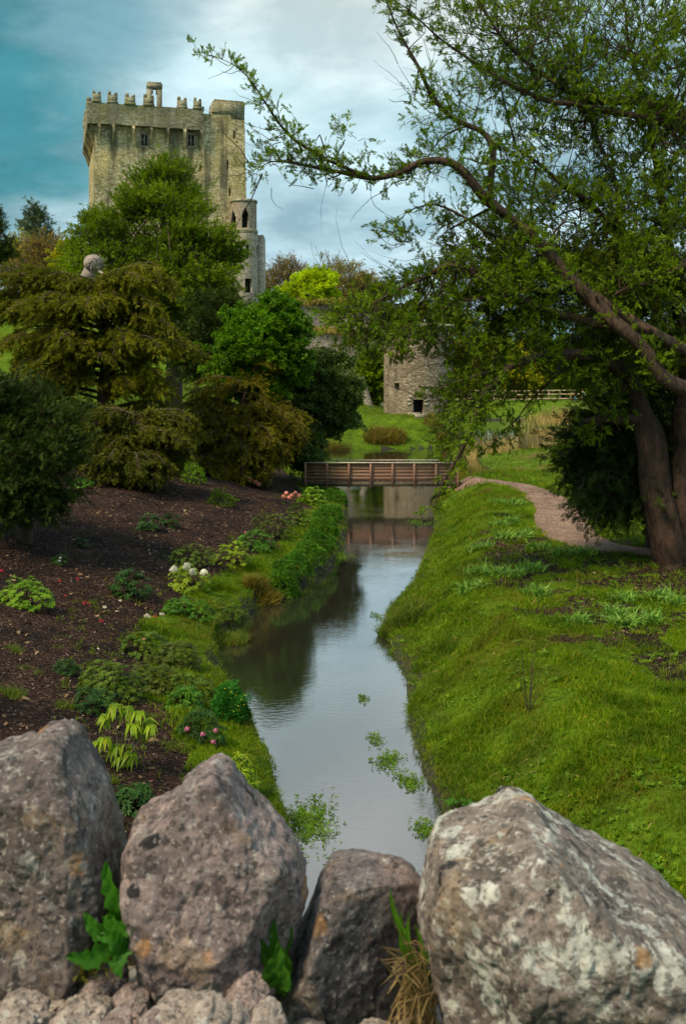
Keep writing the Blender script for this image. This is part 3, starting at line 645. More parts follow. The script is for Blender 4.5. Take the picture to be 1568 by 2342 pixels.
tp = MB(); tp.lathe(orx, ory, [(orr - .4, zz(459)), (orr - .4, zz(455)), (orr + .08, zz(455)), (orr + .08, zz(461)), (orr - .1, zz(461.5))], 32); tp.lathe(orx, ory, [(0.01, zz(460)), (orr - .35, zz(460))], 32); tp.build('coping', M_moss_stone, turret)
tp = MB(); tp.lathe(orx, ory, [(orr - .1, zz(521)), (orr + .14, zz(524)), (orr + .16, zz(529)), (orr + .02, zz(536)), (orr - .1, zz(540))], 32); tp.build('string_course', M_moss_stone, turret)
drum('lower_shaft', 1.62, 533, 740, [(566, 7, 560, 592, False), (589, 5, 560, 585, False), (568.5, 15, 637, 669, False), (533, 7, 640, 668, False)], M_pale, turret, nw=30)
br = MB(); bx0 = (585 - CX) / F * 118.5; br.box(bx0, (600.5 - CX) / F * 118.5, 118.2, 121.5, 8, zz(537, 118), sag(lambda x, y, z: (x + .016 * (24 - z), y, z), .1)); br.build('buttress', M_pale, turret)

# ruined outer wall in two mossy tiers
def ruin(name, x0, x1, D, y_top, y_bot, thick, label, mat_, seed, parent=None):
    X0, X1 = (x0 - CX) / F * D, (x1 - CX) / F * D; Zt = EYE + (HY - y_top) / F * D; Zb = EYE + (HY - y_bot) / F * D; mb = MB()
    nu_, nw_ = int((X1 - X0) / .4), int((Zt - Zb) / .4)
    us = np.linspace(X0, X1, nu_ + 1); ragged = (noise2(us, us * 0, .5, seed, 4) - .5) * 1.7; th2 = np.linspace(0, 1, nw_ + 1)
    rows = []
    for k, off in enumerate((0, thick)):
        g_ = np.array([[(u, D + off + (1 if k else -1) * .0, Zb + (Zt + r - Zb) * t) for u, r in zip(us, ragged)] for t in th2]); q = g_.reshape(-1, 3)
        n_ = (fbm(q * .9, 4, seed + 5) - .5)[:, None] * .9; q = q + n_ * np.array([0, 1 if k else -1, 0]); rows.append(q); ii = (np.arange(nw_)[:, None] * (nu_ + 1) + np.arange(nu_)[None]); qd = np.stack([ii, ii + 1, ii + nu_ + 2, ii + nu_ + 1], -1).reshape(-1, 4)
        mb.add(q, q=qd if not k else qd[:, ::-1])
    a = rows[0][-(nu_ + 1):]; b = rows[1][-(nu_ + 1):]; m_ = (a + b) / 2 + [0, 0, .25]; mb.add(np.vstack([a, m_, b]), q=[(i + j * (nu_ + 1), i + 1 + j * (nu_ + 1), i + 1 + (j + 1) * (nu_ + 1), i + (j + 1) * (nu_ + 1)) for j in (0, 1) for i in range(nu_)])
    for e_ in (0, nu_):
        a = rows[0][e_::nu_ + 1]; b = rows[1][e_::nu_ + 1]; mb.add(np.vstack([a, b]), q=[(i, i + 1, nw_ + 2 + i, nw_ + 1 + i) for i in range(nw_)])
    return mb.build(name, mat_, parent)
M_ruin = masonry('ruin_stone', [(.10, .09, .085), (.20, .18, .17), (.32, .28, .24)], 2.2, (.13, .11, .08), .3, (.20, .15, .035), .6)
rw = thing('ruined_wall', 'broken grey stone wall in two tiers with dry grass growing on top, behind the footbridge', 'ruined wall', (2, 110, 5))
ruin('upper_tier', 650, 890, 112, 702, 800, 1.4, '', M_ruin, 3, rw); ruin('lower_tier', 662, 822, 109.5, 768, 880, 1.6, '', masonry('ruin_lower', [(.16, .13, .10), (.28, .23, .18), (.36, .31, .26)], 2.4, (.16, .13, .1), .25, (.16, .14, .03), .5), 8, rw)
def mossy(mb, n, x0, x1, D, ypx, rag): pass
bu = MB(); bp = [P3(826, 862, 103), P3(834, 890, 103), P3(840, 915, 103), P3(845, 940, 103)]
bu.tube(bp, [.28, .33, .42, .55], 7, True, .35, 3); bt = bu.build('ruined_pillar', M_pale); tag(recentre(bt), 'short leaning pale stone pillar at the head of the steps by the round tower', 'pillar')
bu = MB(); bu.tube([P3(742, 866, 105), P3(744, 890, 105), P3(747, 915, 105)], [.35, .4, .5], 7, True, .4, 9); tag(recentre(bu.build('ruined_pillar', M_pale)), 'broken pale stone pillar half hidden behind the bluish green shrub', 'pillar')

# round watchtower at the pond
RTX, RTY, RTR = (957 - CX) / F * 98, 98.5, 3.25
wt = thing('round_tower', 'squat round grey brown stone tower with a low dark doorway beside the pond', 'tower', (RTX, RTY, 2.2))
M_tower = masonry('tower_stone', [(.15, .11, .075), (.26, .195, .135), (.36, .29, .21)], 2.5, (.11, .085, .06), .3, (.15, .12, .05), .25, light=(.40, .31, .2))
M_tower2 = M_tower
drum('wall', RTR, 742, 985, [(955, 24, 914, 948, False), (907.5, 10, 876, 892, False)], M_tower, wt, RTX, RTY, 95.3, nu=60, nw=20, depth=.7)
tp = MB(); zt2 = zz(742, 95.3); tp.lathe(RTX, RTY, [(RTR - .7, zt2 - .2), (RTR - .7, zt2 + .1), (RTR + .1, zt2 + .1), (RTR + .1, zt2 - .25)], 40); tp.build('coping', M_moss_stone, wt)
ar = MB()
for k in range(9):
    a = R0(-10 + 200 * k / 8); uc = ((955 - CX) / F * 95.4 - RTX); zc = zz(921, 95.3); r0, r1 = .60, 1.0
    for_ = lambda s_, q_, z_: cyl(RTX, RTY, RTR, 0)(uc * 1.03 + s_, z_, q_)
    ca, sa = math.cos(a), math.sin(a); w2 = .13
    P_ = [(r0 * ca - w2 * sa * .6, r0 * sa + w2 * ca * .6), (r0 * ca + w2 * sa * .6, r0 * sa - w2 * ca * .6), (r1 * ca + w2 * sa, r1 * sa - w2 * ca), (r1 * ca - w2 * sa, r1 * sa + w2 * ca)]
    v = [for_(p[0], kk, zc + p[1]) for kk in (-.05, .2) for p in P_]; ar.add(v, q=[(0, 1, 2, 3), (0, 4, 5, 1), (1, 5, 6, 2), (2, 6, 7, 3), (3, 7, 4, 0)])
ar.build('arch_stones', M_pale, wt)
# stone steps down past the tower
stp = thing('stone_steps', 'shallow grey stone steps leading down the lawn to the tower doorway', 'steps', tuple(ground_at(900, 930, 60)))
for k in range(9):
    x = 838 + k * 15.5; y = 918 + k * 4.3; p = ground_at(x, y, 60, 130); s_ = MB(); zt_ = p[2] + .10
    s_.box(-.55, .55, -.35, .35, -.3, .09, sag(lambda a, b, c_: (p[0] + a, p[1] + b, zt_ + c_), .06, k)); s_.build('step', M_pale, stp)

# footbridge of weathered boards
def wood(m_, t, b):
    tcn = nn(t, 'ShaderNodeTexCoord'); mp = nn(t, 'ShaderNodeMapping'); mp.inputs['Scale'].default_value = (.5, 3, 9); t.links.new(tcn.outputs['Object'], mp.inputs[0]); nz = noise_n(t, 2.2, 8, .65, mp.outputs[0], .5); bl = noise_n(t, .8, 4, .6, tcn.outputs['Object'])
    g_ = nn(t, 'ShaderNodeNewGeometry'); c_ = ramp(t, nz.outputs[0], [(.3, (.12, .06, .038)), (.6, (.25, .135, .092)), (.75, (.32, .19, .135))])
    c_ = mixn(t, 1.0, c_, ramp(t, g_.outputs['Random Per Island'], [(0, (.75, .75, .75)), (1, (1.25, 1.2, 1.2))]), 'MULTIPLY'); c_ = mixn(t, ramp(t, bl.outputs[0], [(.5, (0, 0, 0)), (.75, (.5, .5, .5))]), c_, (.10, .09, .05))
    t.links.new(c_, b.inputs['Base Color']); b.inputs['Roughness'].default_value = .85; bump(t, b, nz.outputs[0], .4, .01)
M_wood = mat('weathered_wood', wood); M_rail = flat_mat('pale_rail', (.50, .42, .35), .7, .2, 6)
fb_ = thing('footbridge', 'weathered brown timber footbridge with boarded sides crossing the stream', 'footbridge', (1.7, 49.75, .9))
BX0, BX1 = (698 - CX) / F * 49, (1046 - CX) / F * 49
dk = MB()
for k in range(50): x = BX0 + (BX1 - BX0) * k / 50; dk.box(x + .01, x + (BX1 - BX0) / 50 - .01, 49.06, 50.44, 1.06, 1.10)
dk.build('deck', M_wood, fb_)
for yy in (49.02, 50.36): bm_ = MB(); bm_.box(BX0 - .2, BX1 + .2, yy + .0, yy + .12, .84, 1.055); bm_.build('beam', flat_mat('beam_wood', (.09, .07, .045), .85, .3), fb_)
for side, (yy, x0, x1) in enumerate(((49.0, BX0, BX1), (50.5, BX0 + .35, BX1 + .1))):
    nb = 6 if side == 0 else 6; sgn = -1 if side == 0 else 1
    for k in range(nb + 1 + (side == 0)):
        x = x0 + (x1 - x0) * k / (nb + (side == 0)); po = MB(); po.box(x - .045, x + .045, yy - .05 + sgn * .02, yy + .05 + sgn * .02, .80 if 0 < k < nb + (side == 0) else .5, 1.93); po.build('post', M_wood, fb_)
    rl = MB(); rl.box(x0 - .08, x1 + .08, yy - .07, yy + .07, 1.935, 1.972); rl.build('handrail', M_rail, fb_)
    if side == 0:
        for j in range(5):
            bo = MB(); z_ = 1.14 + j * .157; bo.box(x0, x1, yy + .035, yy + .06, z_, z_ + .145); bo.build('board', M_wood, fb_)
    else:
        for z_ in (1.35, 1.65): bo = MB(); bo.box(x0, x1, yy - .07, yy - .045, z_, z_ + .07); bo.build('board', M_wood, fb_)
# far fence above the pond
fp = thing('post_and_rail_fence', 'pale wooden post and rail fence on the grass bank across the pond', 'fence', (20, 152, 2.3))
FX0, FX1 = (1002 - CX) / F * 152, (1330 - CX) / F * 152
M_fence = flat_mat('fence_wood', (.27, .20, .12), .8, .3)
gzf = [max(H1(x, 152), 1.9) for x in np.linspace(FX0, FX1, 14)]
for k, x in enumerate(np.linspace(FX0, FX1, 14)): po = MB(); po.box(x - .08, x + .08, 151.9, 152.1, gzf[k] - .3, gzf[k] + 1.75); po.build('post', M_fence, fp)
for hh in (.35, 1.0, 1.55):
    rl = MB(); xx = np.linspace(FX0, FX1, 14)
    for k in range(13): rl.add([(xx[k], 151.85, gzf[k] + hh), (xx[k + 1], 151.85, gzf[k + 1] + hh), (xx[k + 1], 151.85, gzf[k + 1] + hh + .14), (xx[k], 151.85, gzf[k] + hh + .14), (xx[k], 151.9, gzf[k] + hh), (xx[k + 1], 151.9, gzf[k + 1] + hh), (xx[k + 1], 151.9, gzf[k + 1] + hh + .14), (xx[k], 151.9, gzf[k] + hh + .14)], q=[(0, 1, 2, 3), (4, 5, 6, 7), (3, 2, 6, 7), (0, 1, 5, 4)])
    rl.build('rail', M_fence, fp)

# dry grass growing on the ledges of the ruined wall
lg = MB(); 
for x0, x1, D, yp, n_ in ((655, 885, 112.6, 700, 900), (665, 820, 110.2, 766, 700), (655, 790, 111, 762, 300)):
    xx = rng.uniform((x0 - CX) / F * D, (x1 - CX) / F * D, n_); zt_ = EYE + (HY - yp) / F * D; rag = (noise2(xx, xx * 0, .5, 3 if yp == 700 else 8, 4) - .5) * 1.7
    scatter(lg, tmpl_grass(6, 1, .8, .12, .9, .5), np.stack([xx, D + rng.uniform(-.9, .5, n_), zt_ + rag + rng.uniform(-.15, .1, n_)], 1), upframes(rng.uniform(0, 6, n_), .35), rng.uniform(.3, .75, n_))
lgo = lg.build('ledge_grass', leaf_mat('ledge_grass', [(.28, .20, .05), (.40, .30, .09), (.22, .22, .03)], .8, .2, .5)); tag(lgo, kind='stuff')
# ------------------------------------------------------------ trees
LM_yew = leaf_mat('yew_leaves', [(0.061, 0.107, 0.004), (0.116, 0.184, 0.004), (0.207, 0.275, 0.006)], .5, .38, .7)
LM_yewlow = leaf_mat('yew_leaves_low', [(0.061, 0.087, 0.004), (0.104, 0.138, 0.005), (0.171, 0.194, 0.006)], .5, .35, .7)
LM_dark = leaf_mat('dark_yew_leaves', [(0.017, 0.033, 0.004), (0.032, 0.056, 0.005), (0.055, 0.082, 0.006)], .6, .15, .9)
LM_olive = leaf_mat('olive_conifer_leaves', [(.090, .100, .002), (.160, .165, .003), (.26, .225, .005)], .6, .25, .8)
LM_rust = leaf_mat('bronze_conifer_leaves', [(.080, .078, .003), (.145, .125, .004), (.21, .165, .005)], .6, .25, .8)
LM_mid = leaf_mat('green_leaves', [(.070, .125, .002), (.130, .20, .003), (.22, .28, .005)], .55, .32, .35)
LM_bright = leaf_mat('bright_green_leaves', [(.050, .125, .003), (.09, .19, .004), (.14, .26, .006)], .55, .35, .4)
LM_lime = leaf_mat('lime_leaves', [(0.317, 0.408, 0.005), (0.439, 0.530, 0.006), (0.537, 0.561, 0.007)], .6, .4, .3)
LM_blue = leaf_mat('bluish_leaves', [(.060, .095, .022), (.10, .145, .032), (.08, .12, .012)], .5, .2, .6)
LM_yell = leaf_mat('willow_leaves', [(0.268, 0.286, 0.006), (0.390, 0.367, 0.008), (0.439, 0.337, 0.012)], .6, .4, .3)
LM_bare = leaf_mat('budding_twigs', [(0.244, 0.184, 0.030), (0.329, 0.245, 0.042), (0.305, 0.286, 0.018)], .7, .2, .3)
LM_brown = leaf_mat('brown_buds', [(0.207, 0.122, 0.033), (0.305, 0.194, 0.042), (0.244, 0.204, 0.024)], .7, .2, .3)
BK_yew = bark_mat('yew_bark_shaded', (.008, .005, .003), (.080, .044, .030), 9)  # darkened bark: the shade under the crown is put into the trunk colour
BK_limb = bark_mat('yew_limb_bark', (.010, .006, .004), (.135, .075, .050), 9)
BK_dark = bark_mat('dark_bark', (.035, .022, .014), (.10, .062, .042), 5)
BK_grey = bark_mat('grey_bark', (.07, .055, .038), (.17, .14, .10), 4)

def crown_tree(name, label, trunk_rows, ells, ntw, L, m, size, tm, lm, bk, cat='tree', group=None, grav=0., updir=0., wander=.22, bias=.45, out=1., tw_r=.012, centre=None, limbs=7, spread=.7, up=0., t0=.15):
    D = trunk_rows[0][2]; base = P3(*trunk_rows[0][:3]); g_ = H1(base[0], base[1]); base[2] = g_ - .15
    root = thing(name, label, cat, (base[0], base[1], g_), group)
    tr = spline([(*base, trunk_rows[0][3] * 1.25)] + [(*P3(x, y, d), r) for x, y, d, r in trunk_rows[1:]], .5); tb_ = MB(); tb_.tube(tr[:, :3], tr[:, 3], 10, True, .22, int(D))
    cen = tr[len(tr) * 2 // 3][:3] if centre is None else P3(*centre)
    P, d = fill(ells, ntw, cen, bias, updir, out)
    nl = limbs * len(ells) if limbs else 0                           # limbs from the trunk out into every part of the crown
    if nl:
        for i in rng.integers(0, len(P), nl):
            k = rng.integers(len(tr) // 3, len(tr)); a = tr[k]; q = P[i]; mid = (a[:3] + q) / 2 + [0, 0, .12 * np.linalg.norm(q - a[:3])] + rng.normal(size=3) * .15
            s_ = spline([(*a[:3], a[3] * .45), (*mid, a[3] * .28), (*q, .02)], .5); tb_.tube(s_[:, :3], s_[:, 3], 6, False, .15)
    tb_.build('trunk', bk, root, True)
    Ls = L * rng.uniform(.6, 1.25, len(P)); pts, dirs = twigs(P, d, Ls, 5, wander, grav)
    tw = MB(); twig_mesh(tw, pts, np.full(len(P), tw_r)); tw.build('branches', bk, root)
    lv = MB(); leaves_on(lv, pts, dirs, m, size, tm, spread, t0, up, size * .2); lv.build('crown', lm, root)
    return root

def bough_tree(name, label, trunk_rows, ells, nb, side, m, size, tm, lm, bk, cat='tree', sag_=.12, arch=.10, side_n=26, tw_r=.012, z_from=.25):
    """conifer of long layered boughs: flat sprays of side shoots on every bough, tips hanging"""
    D = trunk_rows[0][2]; base = P3(*trunk_rows[0][:3]); g_ = H1(base[0], base[1]); base[2] = g_ - .15
    root = thing(name, label, cat, (base[0], base[1], g_)); tr = spline([(*base, trunk_rows[0][3] * 1.25)] + [(*P3(x, y, d), r) for x, y, d, r in trunk_rows[1:]], .3)
    tb_ = MB(); tb_.tube(tr[:, :3], tr[:, 3], 12, True, .3, int(D)); tips, _ = fill(ells, nb, tr[len(tr) // 2][:3], .45, 0, 1, 0)
    PP = []; DD = []; LL = []
    for q in tips:
        hz = q[2] - .06 * np.linalg.norm(q[:2] - tr[0][:2]) + rng.uniform(-.3, .3); k = int(np.clip(np.argmin(np.abs(tr[:, 2] - hz)), int(len(tr) * z_from), len(tr) - 1)); a = tr[k]; L = np.linalg.norm(q - a[:3])
        md = (a[:3] + q) / 2 + [0, 0, arch * L]; m2 = a[:3] * .2 + q * .8 + [0, 0, arch * L * .75]
        s_ = spline([(*a[:3], min(.07, a[3] * .5)), (*md, .035), (*m2, .02), (*(q - [0, 0, .05 * L]), .008)], .25); tb_.tube(s_[:, :3], s_[:, 3], 5, False)
        t = rng.random(side_n) ** .8 * .85 + .15; i = (t * (len(s_) - 1)).astype(int); tn = np.gradient(s_[:, :3], axis=0)[i]; tn /= np.linalg.norm(tn, axis=1, keepdims=True); sd2 = np.cross(tn, [0, 0, 1]) * rng.choice([-1, 1], side_n)[:, None]
        PP.append(s_[i, :3]); DD.append(tn * .75 + sd2 * .7 + rng.normal(size=(side_n, 3)) * [.15, .15, .10]); LL.append(side * (1.1 - .6 * t) * rng.uniform(.6, 1.2, side_n))
    PP = np.vstack(PP); DD = np.vstack(DD); LL = np.concatenate(LL); tb_.build('trunk', bk, root, True)
    pts, dirs = twigs(PP, DD, LL, 5, .12, -sag_); tw = MB(); twig_mesh(tw, pts, np.full(len(PP), tw_r)); tw.build('branches', bk, root)
    lv = MB(); leaves_on(lv, pts, dirs, m, size, tm, .42, .1, -.12, size * .12); lv.build('crown', lm, root); return root

# --- the great yew on the right bank, every limb followed by eye
YD = 26.
LIMBS = [  # (x, y, distance, radius)
 [(1612, 1330, 26, .95), (1590, 1220, 26, .72), (1570, 1100, 26, .60), (1590, 950, 26.3, .50), (1610, 750, 26.8, .40), (1620, 480, 27.2, .28), (1600, 220, 27.4, .2), (1590, 20, 27.5, .12), (1570, -90, 27.5, .05)],
 [(1545, 1300, 25.8, .48), (1518, 1200, 25.8, .44), (1500, 1090, 25.9, .40), (1478, 1000, 26, .36), (1462, 930, 26, .30), (1440, 870, 25.8, .25), (1398, 829, 25.3, .20), (1340, 812, 24.8, .16), (1282, 812, 24.4, .145), (1225, 818, 24, .13), (1167, 838, 23.6, .11), (1139, 866, 23.4, .085), (1093, 916, 23, .06), (1083, 967, 22.8, .052), (1046, 1041, 22.6, .036), (1014, 1106, 22.4, .022), (991, 1157, 22.3, .008)],
 [(1690, 960, 24.8, .30), (1600, 905, 24.5, .26), (1540, 878, 24.3, .23), (1505, 855, 24.2, .22), (1480, 812, 24.2, .20), (1444, 770, 24.2, .20), (1400, 738, 24.2, .20), (1333, 667, 24.2, .19), (1282, 616, 24.2, .18), (1236, 560, 24.1, .165), (1176, 505, 24, .155), (1112, 452, 23.8, .145), (1068, 398, 23.6, .13), (1031, 369, 23.5, .115), (972, 369, 23.3, .10), (928, 387, 23.2, .085), (854, 405, 23, .068), (781, 391, 22.9, .055), (729, 380, 22.8, .045), (670, 369, 22.7, .032), (620, 372, 22.6, .02), (575, 392, 22.6, .009)],
 [(1720, 870, 25.3, .26), (1600, 815, 25, .22), (1540, 790, 24.8, .20), (1490, 762, 24.6, .19), (1421, 722, 24.5, .17), (1365, 680, 24.4, .15), (1320, 640, 24.4, .12)],
 [(1120, 458, 23.9, .10), (1123, 405, 24, .10), (1127, 350, 24.1, .09), (1118, 322, 24.2, .085), (1098, 297, 24.2, .08), (1039, 273, 24.2, .07), (987, 221, 24.2, .06), (957, 155, 24.1, .05), (921, 88, 24, .038), (884, 15, 24, .026), (870, -30, 24, .01)],
 [(846, 404, 23, .05), (795, 387, 22.9, .048), (729, 354, 22.7, .044), (663, 310, 22.5, .036), (604, 236, 22.3, .028), (567, 177, 22.2, .018), (530, 145, 22.2, .010), (485, 128, 22.1, .006), (447, 112, 22.1, .003)],
 [(1680, 330, 27.5, .25), (1568, 282, 27.2, .2), (1517, 250, 27, .165), (1460, 234, 26.8, .13), (1400, 234, 26.6, .115), (1348, 230, 26.5, .105), (1311, 217, 26.4, .09), (1279, 197, 26.3, .08), (1219, 161, 26.2, .07), (1179, 125, 26.1, .06), (1138, 80, 26, .05), (1100, 20, 26, .035), (1085, -30, 26, .02)],
 [(1560, 292, 27, .15), (1460, 266, 26.2, .11), (1380, 246, 25.8, .095), (1320, 238, 25.6, .085), (1259, 230, 25.4, .075), (1195, 205, 25.2, .065), (1118, 169, 25, .052), (1058, 125, 24.8, .042), (1009, 89, 24.6, .032), (961, 40, 24.5, .022), (913, 8, 24.4, .012)],
 [(1395, 742, 24.6, .17), (1340, 733, 24.5, .15), (1305, 725, 24.4, .135), (1250, 708, 24.2, .12), (1167, 676, 23.9, .11), (1120, 655, 23.8, .10), (1065, 618, 23.6, .095), (1028, 609, 23.5, .085), (996, 618, 23.4, .07), (963, 639, 23.2, .05), (915, 660, 23, .035), (860, 690, 22.8, .015)],
 [(1680, 560, 25.6, .12), (1568, 602, 25.3, .10), (1520, 628, 25.2, .085), (1490, 644, 25, .075), (1440, 655, 24.9, .06), (1395, 680, 24.7, .05)],
 [(1600, 900, 26.8, .20), (1560, 740, 26.8, .17), (1500, 610, 26.7, .14), (1420, 528, 26.5, .12), (1388, 503, 26.4, .11), (1340, 455, 26.3, .09), (1300, 435, 26.2, .075), (1240, 380, 26, .055), (1180, 340, 25.9, .03)],
 [(1580, 700, 27.2, .16), (1530, 560, 27.4, .13), (1505, 420, 27.5, .1), (1480, 260, 27.5, .07), (1440, 100, 27.4, .045), (1420, -40, 27.4, .02)],
 [(1250, 560, 24.2, .09), (1180, 545, 24.1, .075), (1110, 530, 23.9, .06), (1068, 501, 23.8, .05), (994, 466, 23.6, .035), (928, 486, 23.4, .02), (898, 531, 23.3, .008)],
 [(1180, 682, 24, .08), (1120, 678, 23.8, .065), (1065, 685, 23.6, .05), (1005, 708, 23.4, .038), (949, 741, 23.2, .026), (889, 773, 23, .012)],
 [(1200, 826, 23.9, .07), (1120, 850, 23.6, .06), (1060, 870, 23.3, .055), (1019, 882, 23.1, .045), (985, 905, 22.9, .025)],
 [(1340, 812, 25, .09), (1280, 850, 25.1, .05), (1230, 900, 25.2, .035), (1170, 970, 25.3, .022), (1115, 1020, 25.3, .01)],
 [(1430, 880, 25.6, .06), (1400, 930, 25.5, .04), (1350, 990, 25.4, .025), (1290, 1040, 25.3, .01)],
 [(1420, 528, 26.5, .08), (1400, 400, 26.6, .065), (1350, 280, 26.6, .05), (1310, 120, 26.5, .03), (1290, -20, 26.4, .015)],
 [(1180, 340, 25.9, .04), (1160, 260, 25.8, .03), (1140, 180, 25.8, .015)],
 [(1225, 385, 26, .05), (1215, 450, 25.8, .035), (1200, 560, 25.6, .02)],
 [(1468, 955, 25.9, .20), (1410, 960, 25.9, .13), (1370, 955, 25.6, .09), (1330, 965, 25.3, .05)],
]
root = thing('yew_tree', 'huge old yew with twisting reddish limbs leaning over the stream, filling the right side', 'tree', (8.9, 26, H1(8.9, 26)))
LS = [limb_px(r_, .22) for r_ in LIMBS]
for i in (1, 12, 13, 14, 15, 16): LS[i][:, 3] *= np.where(LS[i][:, 2] > 4.8, .8, 1) if i == 1 else .8
for i, s_ in enumerate(LS):        # knots and wobble
    n_ = s_[:, :3] * 1.1; s_[2:-2, 0] += (vnoise(n_, 50 + i)[2:-2] - .5) * .08; s_[2:-2, 1] += (vnoise(n_, 90 + i)[2:-2] - .5) * .3; s_[2:-2, 2] += (vnoise(n_, 70 + i)[2:-2] - .5) * .08
    if i > 1: s_[:, 3] *= .74
tb_ = MB()
for k in range(9):                 # fluted buttresses round the foot
    a = k * .7 + .3; bx_, by_ = 8.75 + .62 * math.cos(a), 26 + .5 * math.sin(a)
    s_ = spline([(bx_ + .38 * math.cos(a), by_ + .38 * math.sin(a), H1(bx_, by_) - .3, .26), (bx_, by_, 2.0, .25), (8.72 + .38 * math.cos(a + .4), 26 + .35 * math.sin(a + .4), 3.6, .22), (8.65 + .3 * math.cos(a + .6), 26 + .3 * math.sin(a + .6), 5.2, .16)], .2); tb_.tube(s_[:, :3], s_[:, 3], 8, True, .3, k)
for i, s_ in enumerate(LS[:2]): tb_.tube(s_[:, :3], s_[:, 3] * (.97 + .0 * i), 16, True, .38, i)
tb_.build('trunk', BK_yew, root, True)
def stubs(mb, s_, n_):               # broken side shoots and knots
    for k in rng.integers(4, max(5, len(s_) - 3), n_):
        r_ = s_[k, 3]; d_ = rng.normal(size=3); d_[2] += .3; d_ /= np.linalg.norm(d_); L = r_ * rng.uniform(1.3, 3.5)
        mb.tube([s_[k, :3], s_[k, :3] + d_ * L * .6, s_[k, :3] + d_ * L + rng.normal(size=3) * .02], [r_ * .55, r_ * .33, r_ * .2], 6, True, .3, int(k))
for i, s_ in enumerate(LS[2:]):
    lb = MB(); lb.tube(s_[:, :3], s_[:, 3], 12, True, .42, 20 + i); stubs(lb, s_, 9)
    lb.build('limb', BK_limb, root, True)
# twigs springing from the limbs
P = []; d = []; Ln = []
for i, s_ in enumerate(LS):
    if i == 0: continue
    seg = np.linalg.norm(np.diff(s_[:, :3], axis=0), axis=1).sum(); n_ = int(seg * (15 if i not in (5,) else 12)); k = rng.integers(0, len(s_), n_)
    ok = s_[k, 3] < .17; k = k[ok]; n_ = len(k); tn = np.gradient(s_[:, :3], axis=0)[k]; tn /= np.linalg.norm(tn, axis=1, keepdims=True)
    P.append(s_[k, :3]); d.append(tn * .5 + rng.normal(size=(n_, 3)) * .6 + [0, 0, .18 if i not in (1, 14, 15) else -.15]); Ln.append(rng.uniform(.2, .7, n_) * (1 if i not in (5, 4, 1, 14) else .65))
P = np.vstack(P); d = np.vstack(d); Ln = np.concatenate(Ln); p1, d1 = twigs(P, d, Ln, 5, .35, .02)
YE_UP = [(1470, 60, 27, 130, 120, 2.6, 1.15), (1300, 60, 26.4, 110, 90, 2.2, 1), (1180, 40, 26, 90, 70, 1.8, .9), (1060, 60, 25, 100, 70, 1.4, .7), (960, 30, 24.4, 40, 30, .8, .4), (1560, 250, 27, 90, 190, 2.4, 1.1), (1380, 190, 26.5, 130, 100, 2.2, 1),
 (1240, 200, 25.8, 90, 70, 1.6, .75), (1150, 170, 25.3, 80, 50, 1.3, .6), (1450, 370, 27, 150, 120, 2.4, 1), (1290, 340, 26.2, 110, 90, 2, .75), (1180, 330, 25.6, 60, 80, 1.2, .55), (1050, 260, 24.4, 70, 60, 1.0, .45), (970, 240, 24.2, 60, 60, .8, .3), (1110, 210, 24.8, 60, 50, 1, .4),
 (1560, 480, 27, 100, 140, 2.4, 1.2), (1400, 520, 26.4, 140, 110, 2.2, 1.15), (1260, 480, 25.6, 110, 80, 1.8, .8), (1150, 420, 24.6, 60, 60, 1, .45), (1010, 350, 23.8, 90, 40, .8, .7), (950, 400, 23.5, 70, 40, .7, .4),
 (690, 370, 22.8, 110, 26, .5, .6), (650, 300, 22.6, 60, 30, .5, .5), (600, 390, 22.6, 40, 30, .4, .5), (790, 320, 22.8, 50, 24, .4, .4), (740, 425, 22.8, 40, 16, .4, .4)]
YE_LOW = [(1180, 560, 24.6, 110, 50, 1.6, .8), (1050, 520, 23.9, 70, 30, 1.1, .4), (940, 556, 23.5, 60, 22, .9, .5), (1080, 610, 23.9, 90, 40, 1.3, .8), (970, 655, 23.5, 60, 30, 1., .8), (900, 690, 23.2, 60, 24, .9, .8), (840, 715, 23, 50, 26, .8, 1.), (790, 730, 23, 30, 20, .6, 1.), (930, 745, 23.2, 60, 24, .8, 1.2), (820, 770, 23, 30, 26, .5, .9),
 (1150, 680, 24.3, 110, 60, 1.4, 1.1), (1280, 650, 25, 130, 70, 1.8, 1.2), (1420, 640, 25.8, 130, 90, 2, 1.2), (1540, 700, 26.6, 90, 120, 2, 1.2), (1010, 735, 23.6, 80, 30, 1., .9), (880, 775, 23.2, 50, 36, .6, .6), (1150, 770, 24.4, 90, 50, 1.4, 1.), (1280, 765, 25.3, 120, 50, 1.6, 1.),
 (1090, 820, 23.5, 60, 36, 1.1, 1.1), (1070, 920, 23, 34, 60, .7, 1.2), (1040, 1000, 22.8, 24, 46, .5, .9), (1180, 850, 24.4, 70, 22, 1.2, .7), (1330, 850, 25.4, 80, 26, 1.4, .8), (1140, 930, 24.8, 30, 26, .5, .12), (1420, 800, 26, 90, 50, 1.4, .9), (1530, 880, 26.2, 70, 46, 1.6, .6)]
YE_UP = [(a, b, c_ + .5, d_, e_, f_, g_) for a, b, c_, d_, e_, f_, g_ in YE_UP]; YE_LOW = [(a, b, c_ + .8, d_, e_, f_ * .9, g_) for a, b, c_, d_, e_, f_, g_ in YE_LOW]
cenY = P3(1520, 700, 26.5)
P, d = fill(YE_UP, 3300, cenY, .6, .25, .6, 30); p2, d2 = twigs(P, d, rng.uniform(.25, .75, len(P)), 5, .32, .03)
P, d = fill(YE_LOW, 3200, cenY, .6, -.02, .45, 30); p3, d3 = twigs(P, d, rng.uniform(.25, .7, len(P)), 5, .28, -.04)
tw = MB(); 
for p_ in (p1, p2, p3): twig_mesh(tw, p_, rng.uniform(.006, .014, len(p_)))
